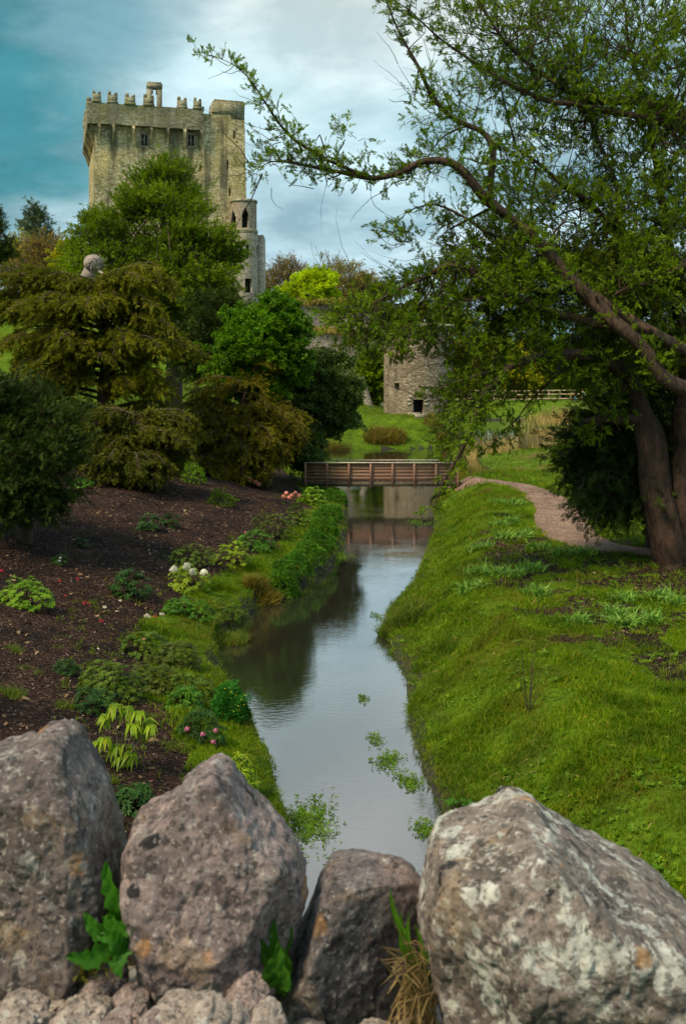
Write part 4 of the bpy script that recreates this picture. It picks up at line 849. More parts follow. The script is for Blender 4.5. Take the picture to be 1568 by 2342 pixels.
# crooked secondary branches from the limbs out into the crown
sec, _ = fill(YE_UP + YE_LOW, 330, cenY, .5, 0, .6, 0); src = np.vstack([l_[l_[:, 3] > .035] for l_ in LS]); sbm = tw; src = src[src[:, 2] > 3.5]
for q in sec:
    dd = np.linalg.norm(src[:, :3] - q, axis=1) + rng.uniform(0, .8, len(src)); a = src[int(np.argmin(dd))]; L = np.linalg.norm(q - a[:3])
    if L < .4 or L > 4: continue
    r_ = min(a[3] * .5, .022 + .013 * L); m1 = a[:3] * .65 + q * .35 + rng.normal(size=3) * .14 * L ** .7; m2 = a[:3] * .3 + q * .7 + rng.normal(size=3) * .12 * L ** .7
    s_ = spline([(*a[:3], r_), (*m1, r_ * .75), (*m2, r_ * .5), (*q, .006)], .14); sbm.tube(s_[:, :3], s_[:, 3], 5, False)
# bare hanging and arching dead shoots
P, d = fill(YE_UP + YE_LOW, 700, cenY, .6, .1, .6); p4, _ = twigs(P, d, rng.uniform(1.0, 2.8, len(P)), 9, .16, -.03); twig_mesh(tw, p4[:, :5], rng.uniform(.010, .022, len(p4))); twig_mesh(tw, p4[:, 4:], rng.uniform(.005, .010, len(p4)))
P = np.array([P3(a, b, c_) for a, b, c_ in ((560, 165, 22.2), (535, 150, 22.2), (520, 150, 22.2), (600, 236, 22.3), (655, 300, 22.5), (930, 100, 24), (900, 60, 24), (590, 400, 22.6), (570, 395, 22.6), (620, 430, 22.6), (700, 370, 22.7))]); d = np.array([(-.9, .1, .5), (-.9, 0, -.5), (-.7, .1, .8), (-.8, 0, .1), (-1, 0, -.3), (-1, .1, .25), (-.8, 0, .6), (-.9, 0, .2), (-.8, 0, -.5), (.2, 0, -1), (-.3, 0, -1)])
p5, _ = twigs(P, d, np.array([.7, .7, .5, .7, .8, .8, .6, .9, .9, .6, .6]), 8, .25, .05); twig_mesh(tw, p5, np.full(len(P), .010)); tw.build('branches', BK_yew, root)
lv = MB(); leaves_on(lv, p1, d1, 6, .155, YEW, .6, .3, .3, .02); leaves_on(lv, p2, d2, 6, .16, YEW, .65, .1, .2, .03)
P, d = fill([(a, b, c_ - 1.6, d_, e_, .5, g_) for a, b, c_, d_, e_, f_, g_ in YE_LOW if g_ > .7 and a < 1480], 560, cenY, .6, .0, .4, 18); p6, d6 = twigs(P, d, rng.uniform(.25, .7, len(P)), 5, .28, -.03)
P, d = fill([(a, b, c_ - 1.3, d_, e_, .5, g_) for a, b, c_, d_, e_, f_, g_ in YE_UP if a > 1000], 380, cenY, .6, .2, .5, 18); p7, d7 = twigs(P, d, rng.uniform(.25, .7, len(P)), 5, .3, .03)
leaves_on(lv, p6, d6, 9, .135, YEW, .65, .1, .1, .03); leaves_on(lv, p7, d7, 8, .135, YEW, .65, .1, .2, .03)
lv.build('crown', LM_yew, root); twig_b = MB(); twig_mesh(twig_b, p6, np.full(len(p6), .009)); twig_mesh(twig_b, p7, np.full(len(p7), .009)); twig_b.build('branches', BK_yew, root)
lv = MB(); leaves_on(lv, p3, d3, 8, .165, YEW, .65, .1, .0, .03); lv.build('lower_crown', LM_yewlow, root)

# --- dark yew growing behind and beneath it, branches down to the grass
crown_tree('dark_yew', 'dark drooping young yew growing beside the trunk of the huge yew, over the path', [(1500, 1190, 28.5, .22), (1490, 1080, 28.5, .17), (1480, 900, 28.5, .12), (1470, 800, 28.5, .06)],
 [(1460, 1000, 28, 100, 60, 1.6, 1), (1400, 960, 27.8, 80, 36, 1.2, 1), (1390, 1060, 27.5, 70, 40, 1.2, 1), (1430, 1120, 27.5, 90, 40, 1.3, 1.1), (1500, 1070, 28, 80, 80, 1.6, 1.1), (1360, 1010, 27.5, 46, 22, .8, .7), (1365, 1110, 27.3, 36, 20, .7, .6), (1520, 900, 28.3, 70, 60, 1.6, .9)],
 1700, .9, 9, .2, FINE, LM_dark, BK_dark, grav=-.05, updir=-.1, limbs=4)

# --- left-hand trees
crown_tree('tall_yew', 'tall rounded green yew in front of the castle keep, hiding its foot', [(395, 840, 74, .55), (398, 700, 74, .42), (392, 560, 74, .28), (385, 440, 74, .14), (382, 385, 74, .05)],
 [(385, 400, 74, 34, 24, 1.6, 1.1), (350, 432, 74, 36, 26, 1.8, 1.), (425, 440, 74, 26, 34, 1.5, .9), (365, 480, 73, 60, 40, 2.5, 1.), (445, 505, 73, 30, 26, 1.5, .7), (310, 490, 73, 30, 22, 1.5, .8), (262, 520, 73, 50, 26, 2, 1.), (212, 530, 73, 34, 20, 1.6, .9), (185, 570, 73, 26, 20, 1.5, 1.), (280, 580, 72, 90, 40, 3, 1.2), (420, 570, 72, 70, 40, 2.5, 1.1),
  (485, 555, 72, 30, 24, 1.6, 1.), (505, 600, 72, 24, 34, 1.4, 1.1), (470, 660, 71, 56, 50, 2.5, 1.4), (370, 660, 71, 90, 50, 3, 1.3), (250, 640, 71, 90, 34, 3, 1.2), (538, 575, 72, 12, 10, .5, .5)],
 4600, 1.1, 10, .30, YEW, LM_mid, BK_dark, updir=.3, limbs=4, tw_r=.03, bias=.5)
crown_tree('cypress', 'narrow very dark evergreen between the tall yew and the bright green bush', [(510, 880, 66, .3), (508, 780, 66, .2), (505, 690, 66, .1)],
 [(500, 700, 66, 34, 50, 1.3, 1), (492, 770, 65.5, 46, 70, 1.6, 1.2), (500, 830, 65.5, 42, 36, 1.5, 1.2), (440, 800, 65, 46, 50, 1.6, 1.)], 1300, 1.1, 9, .30, FINE, LM_dark, BK_dark, updir=-.1, limbs=3, tw_r=.02)
crown_tree('broadleaf_tree', 'rounded bright green leafy tree at the right foot of the castle', [(600, 900, 50, .22), (600, 800, 50, .16), (602, 700, 50, .07)],
 [(580, 760, 50, 34, 28, 1.6, 1), (628, 722, 50, 22, 20, 1.2, .9), (640, 765, 49.7, 34, 34, 1.6, 1), (590, 800, 49.3, 60, 46, 2.2, 1.1), (655, 820, 49.3, 28, 30, 1.4, .8), (560, 860, 49.3, 40, 34, 1.6, .9), (616, 860, 49.3, 46, 30, 1.6, .9)],
 2300, .75, 9, .23, BALL, LM_bright, BK_dark, updir=.2, limbs=4, tw_r=.02)
crown_tree('blue_shrub', 'bluish green rounded evergreen shrub left of the stone steps', [(735, 990, 54, .10), (733, 940, 54, .08), (725, 860, 54, .05)],
 [(700, 850, 54, 46, 24, 1.4, 1), (755, 865, 54, 36, 30, 1.3, 1), (660, 900, 53.6, 46, 26, 1.5, 1), (735, 915, 53.6, 50, 34, 1.5, 1.2), (790, 900, 53.6, 22, 34, 1.0, .9), (650, 865, 54, 24, 16, 1, .7), (720, 955, 53.4, 56, 20, 1.4, 1.1), (780, 950, 53.4, 26, 18, 1, .9), (670, 990, 52, 40, 28, 1.2, 1.6), (700, 1030, 50.5, 30, 20, 1, 1.4), (650, 950, 52.8, 40, 26, 1.2, 1.2)],
 1900, .7, 8, .23, BALL, LM_blue, BK_dark, limbs=3, tw_r=.018, cat='shrub')
# bronzed conifer, branches in hanging tiers
bough_tree('weeping_conifer', 'broad bronze green conifer with thick dark trunk and drooping tiers, left of the mulch slope', [(246, 1010, 44, .42), (243, 940, 44, .36), (240, 880, 44, .32), (250, 800, 44, .26), (225, 720, 44, .18), (215, 640, 44, .08)],
 [(30, 640, 44, 60, 26, 1.6, 1.1), (22, 585, 44, 8, 14, .4, .7), (-30, 700, 43.5, 60, 60, 2, 1.1), (200, 690, 42.5, 100, 30, 2.4, 1.3), (180, 640, 43, 70, 10, 1.8, 1), (330, 640, 43, 60, 16, 1.6, 1), (450, 800, 42.5, 30, 26, 1.2, 1.), (110, 640, 44, 60, 20, 2, .9), (180, 650, 43.5, 60, 14, 2, .9), (290, 650, 43.5, 80, 18, 2.2, .9), (380, 615, 43.5, 40, 14, 1.4, .7), (400, 650, 43, 40, 16, 1.6, .8), (280, 700, 42.5, 110, 30, 3, 1.1), (80, 710, 43, 110, 40, 3, 1.1), (390, 730, 43, 60, 34, 2.2, 1.1), (40, 790, 43, 70, 50, 2.6, 1.1),
  (160, 780, 42.5, 90, 40, 3, 1.), (290, 790, 42, 100, 40, 3, 1.), (410, 790, 43, 50, 30, 2.2, 1.1), (445, 815, 43, 20, 12, 1, .8), (110, 850, 42.5, 100, 36, 2.6, 1.), (330, 870, 42.5, 90, 36, 2.6, 1.), (400, 880, 42.5, 50, 34, 2, .9), (40, 900, 43, 70, 34, 2.4, .8), (350, 940, 42.5, 60, 26, 1.6, .7), (110, 930, 43, 40, 26, 1.6, .5)],
 290, 1.3, 13, .165, FINE, LM_olive, BK_dark, side_n=22, sag_=.16, arch=.09)
bough_tree('spreading_conifer', 'low bronze conifer with branches sweeping down over the pink azaleas', [(540, 1060, 47.5, .2), (535, 1000, 47.5, .16), (550, 930, 47.5, .12), (575, 870, 47.5, .05)],
 [(450, 900, 47, 40, 26, 1.2, 1.1), (420, 950, 46.5, 50, 30, 1.4, 1.1), (690, 985, 46, 24, 24, .9, 1.3), (600, 835, 47.5, 14, 14, .6, 1.4), (680, 970, 46.8, 45.5, 24, 1.2, 1.2), (600, 1010, 45.9, 80, 45.5, 2, 1.4), (420, 1040, 46.5, 60, 26, 1.6, 1.2), (540, 1075, 45.1, 60, 22, 1.4, 1.6), (620, 1085, 44.9, 20, 20, .8, 1.), (470, 1085, 45.3, 60, 22, 1.4, 1.6), (640, 1020, 45.5, 24, 24, 1, 1.), (575, 870, 47.5, 50, 16, 1.2, .9), (470, 935, 47.0, 70, 22, 1.8, 1), (630, 930, 47.0, 70, 26, 2, 1.1), (520, 980, 46.5, 110, 34, 2.2, 1.2), (650, 985, 46.5, 45.5, 30, 1.4, 1), (440, 990, 46.5, 60, 30, 1.6, 1), (600, 1045, 46.0, 60, 34, 1.6, 1.1), (500, 1050, 46.0, 60, 20, 1.4, .7), (700, 955, 47.0, 20, 14, .8, .7)],
 270, 1.1, 12, .155, FINE, LM_rust, BK_dark, side_n=22, sag_=.12, arch=.10, z_from=.3)
bough_tree('low_conifer', 'dusky green brown conifer with drooping sprays beneath the bronze tree trunk', [(305, 1085, 38, .14), (300, 1040, 38, .10), (300, 990, 38, .07), (310, 950, 38, .03)],
 [(240, 1010, 38, 70, 30, 1.6, 1), (340, 990, 38, 60, 30, 1.6, 1), (210, 1050, 37.4, 50, 30, 1.4, 1.), (290, 1060, 37, 100, 34, 1.8, 1.2), (390, 1050, 37.6, 50, 30, 1.4, 1.), (400, 1000, 38, 40, 26, 1.2, .9), (370, 950, 38.4, 40, 20, 1, .7), (300, 1095, 36.8, 90, 14, 1.4, 1.2), (430, 1010, 38, 40, 30, 1.2, 1.2), (430, 960, 38.6, 40, 24, 1, 1.), (230, 960, 38, 60, 24, 1.4, .8), (180, 1000, 38, 40, 40, 1.2, 1.)],
 300, .8, 11, .14, FINE, leaf_mat('dusky_leaves', [(.060, .070, .003), (.10, .11, .004), (.14, .13, .006)], .6, .2, .8), BK_dark, side_n=20, sag_=.14, arch=.12, z_from=.2)
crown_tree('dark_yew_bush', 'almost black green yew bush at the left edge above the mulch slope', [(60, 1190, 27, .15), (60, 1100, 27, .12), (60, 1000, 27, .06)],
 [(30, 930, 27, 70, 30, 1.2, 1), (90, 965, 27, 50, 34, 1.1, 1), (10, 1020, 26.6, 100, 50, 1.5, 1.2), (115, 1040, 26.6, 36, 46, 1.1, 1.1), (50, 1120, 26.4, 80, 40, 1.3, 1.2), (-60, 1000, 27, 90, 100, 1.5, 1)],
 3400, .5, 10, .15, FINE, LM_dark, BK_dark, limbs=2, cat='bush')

# --- trees far behind
def far_tree(name, label, x, yb, yt, rx, D, lm, bk, n, size, tm=BALL, group='trees beyond the castle grounds', bare=False, ell=None, L=None):
    h_ = yb - yt; s_ = D / F; w_ = rx
    E = ell or [(x, yt + h_ * .30, D, w_ * .55, h_ * .27, w_ * s_ * .6, 1), (x - w_ * .4, yt + h_ * .5, D, w_ * .6, h_ * .25, w_ * s_ * .6, 1), (x + w_ * .42, yt + h_ * .48, D, w_ * .55, h_ * .24, w_ * s_ * .6, 1), (x + w_ * .05, yt + h_ * .66, D, w_ * .9, h_ * .25, w_ * s_ * .8, 1)]
    return crown_tree(name, label, [(x, yb, D, .018 * h_ * s_ + .1), (x, yb - h_ * .3, D, .014 * h_ * s_ + .06), (x + w_ * .05, yb - h_ * .6, D, .05 + .008 * h_ * s_), (x, yt + h_ * .08, D, .03)], E, n, L or (h_ * s_ * .16), 6 if not bare else 3, size, tm, lm, bk, group=group, updir=.5 if bare else .2, limbs=8 if bare else 3, tw_r=.05 if bare else .03, wander=.3, out=.8)
far_tree('spruce', 'pointed grey green spruce standing alone against the sky on the far left', 78, 640, 462, 34, 150, leaf_mat('spruce_leaves', [(.05, .085, .05), (.09, .13, .06), (.13, .16, .05)], .6, .1, .2), BK_grey, 900, .55, FINE, 'spruces on the far left skyline',
  ell=[(79, 475, 150, 3, 9, .3, 1), (79, 492, 150, 9, 8, .6, 1), (78, 508, 150, 15, 7, 1, 1), (80, 524, 150, 19, 8, 1.2, 1), (78, 542, 150, 26, 9, 1.6, 1), (79, 560, 150, 32, 10, 2, 1), (80, 580, 150, 40, 12, 2.4, 1), (78, 604, 150, 50, 14, 3, 1)], L=1.6)
far_tree('spruce', 'dark spruce cut off by the left edge of the picture', -14, 640, 480, 20, 120, LM_dark, BK_grey, 500, .5, FINE, 'spruces on the far left skyline',
  ell=[(-12, 500, 120, 10, 10, .8, 1), (-10, 520, 120, 16, 10, 1.2, 1), (-12, 545, 120, 24, 14, 1.4, 1), (-10, 575, 120, 22, 16, 1.4, 1)], L=1.3)
far_tree('budding_tree', 'brown budding tree in front of the lone spruce', 110, 680, 540, 66, 130, LM_brown, BK_grey, 1200, .45, FINE, bare=True)
far_tree('budding_tree', 'yellow green budding tree left of the lone spruce', 30, 690, 535, 56, 135, LM_yell, BK_grey, 1000, .42, FINE, bare=True)
far_tree('budding_tree', 'small yellow green tree in the gap left of the keep', 160, 690, 545, 36, 128, LM_yell, BK_grey, 600, .42)
far_tree('bare_tree', 'round crowned brown bare tree just right of the stair turret', 655, 700, 588, 62, 185, LM_brown, BK_grey, 1500, .42, FINE, bare=True)
far_tree('bare_tree', 'pale leafless tree standing up behind the lime green crown', 750, 700, 582, 56, 200, LM_bare, BK_grey, 600, .30, FINE, bare=True)
far_tree('lime_tree', 'bright yellow green tree crown above the ruined wall', 712, 740, 612, 52, 150, LM_lime, BK_grey, 2200, .42,
  ell=[(712, 634, 150, 20, 16, 1.6, 1), (728, 650, 150, 34, 24, 2.2, 1), (695, 662, 150, 34, 24, 2.2, 1), (712, 682, 150, 54, 24, 3, 1), (668, 690, 150, 26, 18, 1.4, .9), (752, 680, 150, 22, 22, 1.4, .8)], L=1.0)
far_tree('bare_tree', 'yellowish budding tree right of the lime green crown', 795, 710, 604, 56, 170, LM_bare, BK_grey, 1300, .40, FINE, bare=True)
far_tree('bare_tree', 'twiggy brown tree above the right end of the ruined wall', 848, 715, 626, 52, 172, LM_brown, BK_grey, 1200, .40, FINE, bare=True)
far_tree('woodland_tree', 'dark green tree between the ruined wall and the round tower', 858, 935, 790, 30, 107, LM_mid, BK_dark, 800, .4)
for i, (x, yt, rx, D, lm, lab) in enumerate([
  (940, 690, 60, 165, LM_bare, 'pale budding tree behind the round tower'), (1010, 660, 60, 178, LM_mid, 'green tree behind the right side of the round tower'), (1075, 770, 46, 165, LM_yell, 'yellow willow above the left end of the far fence'),
  (1130, 720, 60, 175, LM_mid, 'green tree over the middle of the far fence'), (1200, 790, 50, 163, LM_yell, 'pale yellow green willow above the far fence'), (1250, 700, 66, 185, LM_bright, 'tall fresh green tree beyond the fence, seen through the yew'),
  (1310, 800, 46, 160, LM_mid, 'bushy green tree at the right end of the far fence'), (1390, 710, 70, 180, LM_mid, 'wide green tree behind the yew trunk'), (1480, 740, 70, 165, LM_dark, 'dark green tree seen to the left of the yew trunk'), (1570, 700, 80, 170, LM_mid, 'green tree at the right edge behind the yew'),
  (900, 800, 40, 150, LM_dark, 'dark tree standing close behind the round tower')]):
    far_tree('woodland_tree', lab, x, 915, yt, rx, D, lm, BK_grey, 620, .55)
# ------------------------------------------------------------ foreground: the parapet the photo was taken over
def rock_mat(name, base, spots, pinks, white=.5, dark=.4, scale=1.):
    def fn(m_, t, b):
        tcn = nn(t, 'ShaderNodeTexCoord'); ob = tcn.outputs['Object']
        n0 = noise_n(t, 7 * scale, 8, .65, ob, .3); n1_ = noise_n(t, 42 * scale, 9, .78, ob); n2_ = noise_n(t, 3.2 * scale, 4, .55, ob)
        c_ = ramp(t, n0.outputs[0], [(.28, tuple(x * .45 for x in base)), (.48, base), (.68, tuple(min(1, x * 1.55) for x in base))])
        c_ = mixn(t, ramp(t, n2_.outputs[0], [(.48, (0, 0, 0)), (.62, (.6, .6, .6))]), c_, pinks)
        wob = nn(t, 'ShaderNodeVectorMath', operation='MULTIPLY_ADD'); t.links.new(n1_.outputs['Color'], wob.inputs[0]); wob.inputs[1].default_value = (.03,) * 3; t.links.new(ob, wob.inputs[2])
        def spotlayer(c0, sc_, thr, soft, colour, amt, seed, gate):
            mp = nn(t, 'ShaderNodeMapping'); mp.inputs['Location'].default_value = (seed, seed * 2, seed * 3); t.links.new(wob.outputs[0], mp.inputs[0])
            v = nn(t, 'ShaderNodeTexVoronoi'); v.inputs['Scale'].default_value = sc_; t.links.new(mp.outputs[0], v.inputs['Vector'])
            sx = nn(t, 'ShaderNodeSeparateXYZ'); t.links.new(v.outputs['Color'], sx.inputs[0])
            r_ = nn(t, 'ShaderNodeMath', operation='MULTIPLY_ADD'); t.links.new(sx.outputs[0], r_.inputs[0]); r_.inputs[1].default_value = thr; r_.inputs[2].default_value = thr * .35
            s_ = nn(t, 'ShaderNodeMath', operation='SUBTRACT'); t.links.new(r_.outputs[0], s_.inputs[0]); t.links.new(v.outputs['Distance'], s_.inputs[1])
            k_ = ramp(t, s_.outputs[0], [(0, (0, 0, 0)), (soft, (1, 1, 1))]); gt = ramp(t, sx.outputs[1], [(gate - .01, (0, 0, 0)), (gate, (amt,) * 3)], 'CONSTANT')
            f_ = mixn(t, 1.0, k_, gt, 'MULTIPLY'); return mixn(t, f_, c0, colour)
        c_ = mixn(t, ramp(t, noise_n(t, 13 * scale, 9, .75, ob, .8).outputs[0], [(.53, (0, 0, 0)), (.565, (.7, .7, .7))]), c_, tuple(x * .32 for x in base))
        c_ = mixn(t, ramp(t, noise_n(t, 10 * scale, 9, .7, ob, .5).outputs[0], [(.56, (0, 0, 0)), (.66, (.55 * spots,) * 3)]), c_, (.38, .25, .13))
        c_ = mixn(t, ramp(t, noise_n(t, 17 * scale, 10, .78, ob, .4).outputs[0], [(.60 - .09 * white, (0, 0, 0)), (.625 - .08 * white, (min(1, white * 1.1),) * 3)]), c_, (.52, .50, .44))
        c_ = spotlayer(c_, 24 * scale, .36, .03, (.030, .026, .026), dark * 1.5, 7.1, .80)
        c_ = spotlayer(c_, 30 * scale, .44, .04, (.58, .56, .50), white, 1.7, .88 - .35 * white)
        c_ = spotlayer(c_, 80 * scale, .45, .05, (.50, .47, .42), .4 * white + .1, 4.4, .7)
        c_ = spotlayer(c_, 90 * scale, .45, .05, (.03, .028, .026), .65, 9.4, .62)
        c_ = spotlayer(c_, 170 * scale, .5, .06, (.58, .52, .46), .4, 2.2, .80)
        c_ = spotlayer(c_, 190 * scale, .5, .06, (.03, .022, .02), .6, 6.1, .72)
        c_ = spotlayer(c_, 20 * scale, .30, .10, (.42, .19, .045), .6 * spots, 5.9, .93)
        c_ = mixn(t, 1.0, c_, ramp(t, n1_.outputs[0], [(.3, (.42, .42, .43)), (.7, (1.6, 1.58, 1.58))]), 'MULTIPLY')
        t.links.new(c_, b.inputs['Base Color']); b.inputs['Roughness'].default_value = .85; b.inputs['Specular IOR Level'].default_value = .25
        h_ = mixn(t, .4, n0.outputs[0], n1_.outputs[0]); bump(t, b, h_, 1.0, .02)
    return mat(name, fn)
def rock(name, outline, D, thick, mat_, label, cat='stone', group=None, seed=0, planes=(), lean=0.0, topcut=None, bulge=.35, nr=.006, root=False, fz_=(0, 0), npl=9):
    """a rough stone: its outline from the photo given real size and thickness, facets cut and the surface weathered"""
    Do = D - thick * .26; Dz = D + thick * .20; o = np.array([[(x - CX) / F * Do, EYE + (HY - y) / F * Dz] for x, y in outline]); c_ = o.mean(0) + np.array(fz_) * D / F
    ang = np.arctan2(o[:, 1] - c_[1], o[:, 0] - c_[0]); n_a = 360; n_p = 160
    per = np.vstack([o, o[:1]]); seg = np.linalg.norm(np.diff(per, axis=0), axis=1); cum = np.concatenate([[0], np.cumsum(seg)]); s_ = np.linspace(0, cum[-1], n_a, endpoint=False)
    ox = np.interp(s_, cum, per[:, 0]); oz = np.interp(s_, cum, per[:, 1])
    ker = np.array([1, 2, 3, 2, 1.]) / 9
    for _ in range(2): ox = np.convolve(np.concatenate([ox[-2:], ox, ox[:2]]), ker, 'valid'); oz = np.convolve(np.concatenate([oz[-2:], oz, oz[:2]]), ker, 'valid')
    rt = np.linspace(0, .985, 64); pa = np.arccos(np.clip(rt ** (1 / bulge), 0, 1)); ph = np.unique(np.concatenate([pa, -pa, np.linspace(-.62, .62, 26)])); n_p = len(ph); rr = np.cos(ph) ** bulge; yy = np.sign(np.sin(ph)) * np.abs(np.sin(ph)) ** .75 * thick / 2
    rr[0] = rr[-1] = 0
    X = c_[0] + (ox - c_[0])[None] * rr[:, None]; Z = c_[1] + (oz - c_[1])[None] * rr[:, None]; Y = np.repeat(yy[:, None], n_a, 1) + lean * (Z - c_[1])
    v = np.stack([X, Y, Z], -1).reshape(-1, 3); cc = np.array([c_[0], 0, c_[1]])
    r_ = np.random.default_rng(seed); pls = [(np.array(p[:3], float), p[3]) for p in planes]
    for _ in range(npl):
        n_ = r_.normal(size=3); n_[1] = -abs(n_[1]) * 1.5 - .35; n_ /= np.linalg.norm(n_); ext = np.max((v - cc) @ n_); pls.append((n_, ext * r_.uniform(.74, .90)))
    for n_, d_ in pls:
        n_ = n_ / np.linalg.norm(n_); k_ = (v - cc) @ n_ - d_; k_ = np.maximum(k_, 0) * .97; v = v - k_[:, None] * n_
    dirn = v - cc; dirn /= np.linalg.norm(dirn, axis=1, keepdims=True) + 1e-9
    q = v + seed * 3.1
    disp = (fbm(q * 7, 2, seed) - .5) * nr * 2.6 + (fbm(q * 30, 4, seed + 1) - .5) * nr * 1.9 + (fbm(q * 100, 3, seed + 4) - .5) * nr * 1.3 - np.maximum(0, .06 - np.abs(fbm(q * np.array([16, 16, 7]), 4, seed + 2) - .5)) * nr * 9
    v = v + dirn * disp[:, None]; v[:, 1] += D
    i = np.arange(n_p - 1)[:, None] * n_a; j = np.arange(n_a)[None]; j2 = (j + 1) % n_a
    mb = MB(); mb.add(v, q=np.stack([i + j, i + j2, i + n_a + j2, i + n_a + j], -1).reshape(-1, 4))
    ob_ = mb.build(name, mat_, None, True); recentre(ob_); return tag(ob_, label, cat, group)
MR1 = rock_mat('rock_dark_grey', (.155, .118, .108), .8, (.30, .205, .155), .30, .4, 1.0)
MR2 = rock_mat('rock_mauve_grey', (.215, .158, .150), .8, (.33, .215, .185), .22, .8, 1.0)
MR3 = rock_mat('rock_slate', (.14, .115, .112), .7, (.32, .19, .145), .15, .5, 1.1)
MR4 = rock_mat('rock_lichened', (.185, .145, .125), 1.1, (.29, .225, .18), .72, .9, .85)
MRT = rock_mat('rock_top', (.36, .285, .24), .8, (.40, .29, .23), .5, .3, 1.2)
rock('upright_stone', [(-90, 1690), (-30, 1682), (20, 1672), (40, 1652), (85, 1645), (118, 1665), (132, 1705), (170, 1752), (198, 1800), (224, 1900), (238, 2000), (216, 2080), (156, 2170), (90, 2240), (55, 2300), (-40, 2330), (-120, 2200)], 1.5, .30, MR1,
     'dark grey stone with pale lumpy top, at the left edge of the picture', seed=3, planes=[(0, -.62, .78, .145), (-.1, -1, .05, .105)])
rock('upright_stone', [(268, 1960), (268, 1885), (282, 1843), (338, 1820), (385, 1797), (393, 1765), (430, 1738), (475, 1720), (512, 1745), (555, 1802), (622, 1868), (660, 1908), (690, 1968), (695, 2010), (680, 2060), (645, 2140), (600, 2215), (560, 2290), (430, 2370), (300, 2370), (300, 2200), (306, 2120), (285, 2040)], 1.48, .26, MR2,
     'mauve grey stone rising to a blunt point, second from the left', seed=8, planes=[(.80, -.58, -.15, .118), (0, -1, .28, .10), (-.7, -.6, .2, .14)])
rock('upright_stone', [(722, 2010), (738, 1985), (752, 1958), (820, 1950), (890, 1963), (945, 1975), (978, 1998), (985, 2100), (1000, 2300), (990, 2440), (500, 2440), (570, 2310), (640, 2190), (692, 2090)], 1.52, .24, MR3,
     'narrow dark slate coloured stone with a flat reddish top, third from the left', seed=12, planes=[(.55, -.83, 0, .055), (0, -.35, .93, .15)], npl=3, nr=.005)
rock('upright_stone', [(985, 2030), (995, 1960), (1025, 1887), (1062, 1880), (1150, 1850), (1182, 1836), (1213, 1813), (1270, 1824), (1302, 1850), (1358, 1882), (1425, 1925), (1500, 1950), (1580, 1985), (1660, 2040), (1700, 2420), (1080, 2420), (1045, 2300), (1012, 2180), (988, 2100)], 1.42, .36, MR4,
     'big grey stone mottled with white and orange lichen, on the right', seed=21, planes=[(-.72, -.68, -.1, .145), (.1, -.8, .6, .185), (.6, -.5, .55, .235)], nr=.007, npl=4)
bed = thing('parapet', 'rough mortared stone parapet top under the upright stones', 'parapet wall', (0, 1.55, 5))
wl = MB(); uo = [(-6, -.3), (-1.9, -.3), (-1.9, 1.2), (-1.3, 2.1), (0, 2.6), (1.3, 2.1), (1.9, 1.2), (1.9, -.3), (6, -.3), (6, 4.99), (0, 5.0), (-6, 4.99)]
n_ = len(uo)
tri = [(0, 1, 2), (0, 2, 11), (2, 3, 11), (3, 4, 11), (4, 10, 11), (4, 5, 10), (5, 9, 10), (5, 6, 9), (6, 8, 9), (6, 7, 8)]
wl.add([(x + .3, 1.32, z) for x, z in uo] + [(x + .3, 1.78, z) for x, z in uo], t=tri + [(a + n_, c2 + n_, b2 + n_) for a, b2, c2 in tri], q=[(i, (i + 1) % n_, n_ + (i + 1) % n_, n_ + i) for i in range(n_)])
wl.build('wall', masonry('parapet_stone', [(.2, .17, .14), (.3, .26, .22), (.4, .36, .3)], 5, (.2, .17, .14), .2), bed)
for k, (x, y, D, r, up) in enumerate([(225, 2235, 1.42, 60, 0), (50, 2310, 1.36, 75, 0), (175, 2330, 1.34, 70, 0), (290, 2290, 1.36, 60, 0), (390, 2330, 1.30, 62, 0), (465, 2320, 1.28, 55, 0), (560, 2265, 1.36, 58, 0), (600, 2330, 1.30, 50, 0), (130, 2270, 1.40, 42, 0), (340, 2345, 1.27, 40, 0), (520, 2345, 1.28, 48, 0), (10, 2360, 1.30, 60, 0), (240, 2360, 1.30, 50, 0),
     (700, 2380, 1.38, 60, 0), (860, 2390, 1.36, 60, 0), (960, 2370, 1.38, 40, 0), (1100, 2420, 1.3, 70, 0), (1300, 2430, 1.26, 80, 0), (1500, 2430, 1.26, 80, 0), (150, 2200, 1.62, 50, 0), (600, 2240, 1.6, 50, 0), (980, 2330, 1.6, 50, 0)]):
    ra = np.random.default_rng(k); o_ = [(x + r * (1 + ra.uniform(-.2, .2)) * math.cos(a), y + r * .62 * (1 + ra.uniform(-.2, .2)) * math.sin(a)) for a in np.linspace(0, 6.283, 9, endpoint=False)]
    rb_ = rock('rubble', o_, D, .10, MRT if k % 3 else rock_mat('rock_pink', (.30, .22, .20), .4, (.34, .22, .19), .3, .5, 1.2), None, seed=40 + k, bulge=.5, nr=.009)
    for q in ('label', 'category', 'group'):
        if q in rb_: del rb_[q]
    lo = rb_.location.copy(); rb_.parent = bed; rb_.location = lo - bed.location

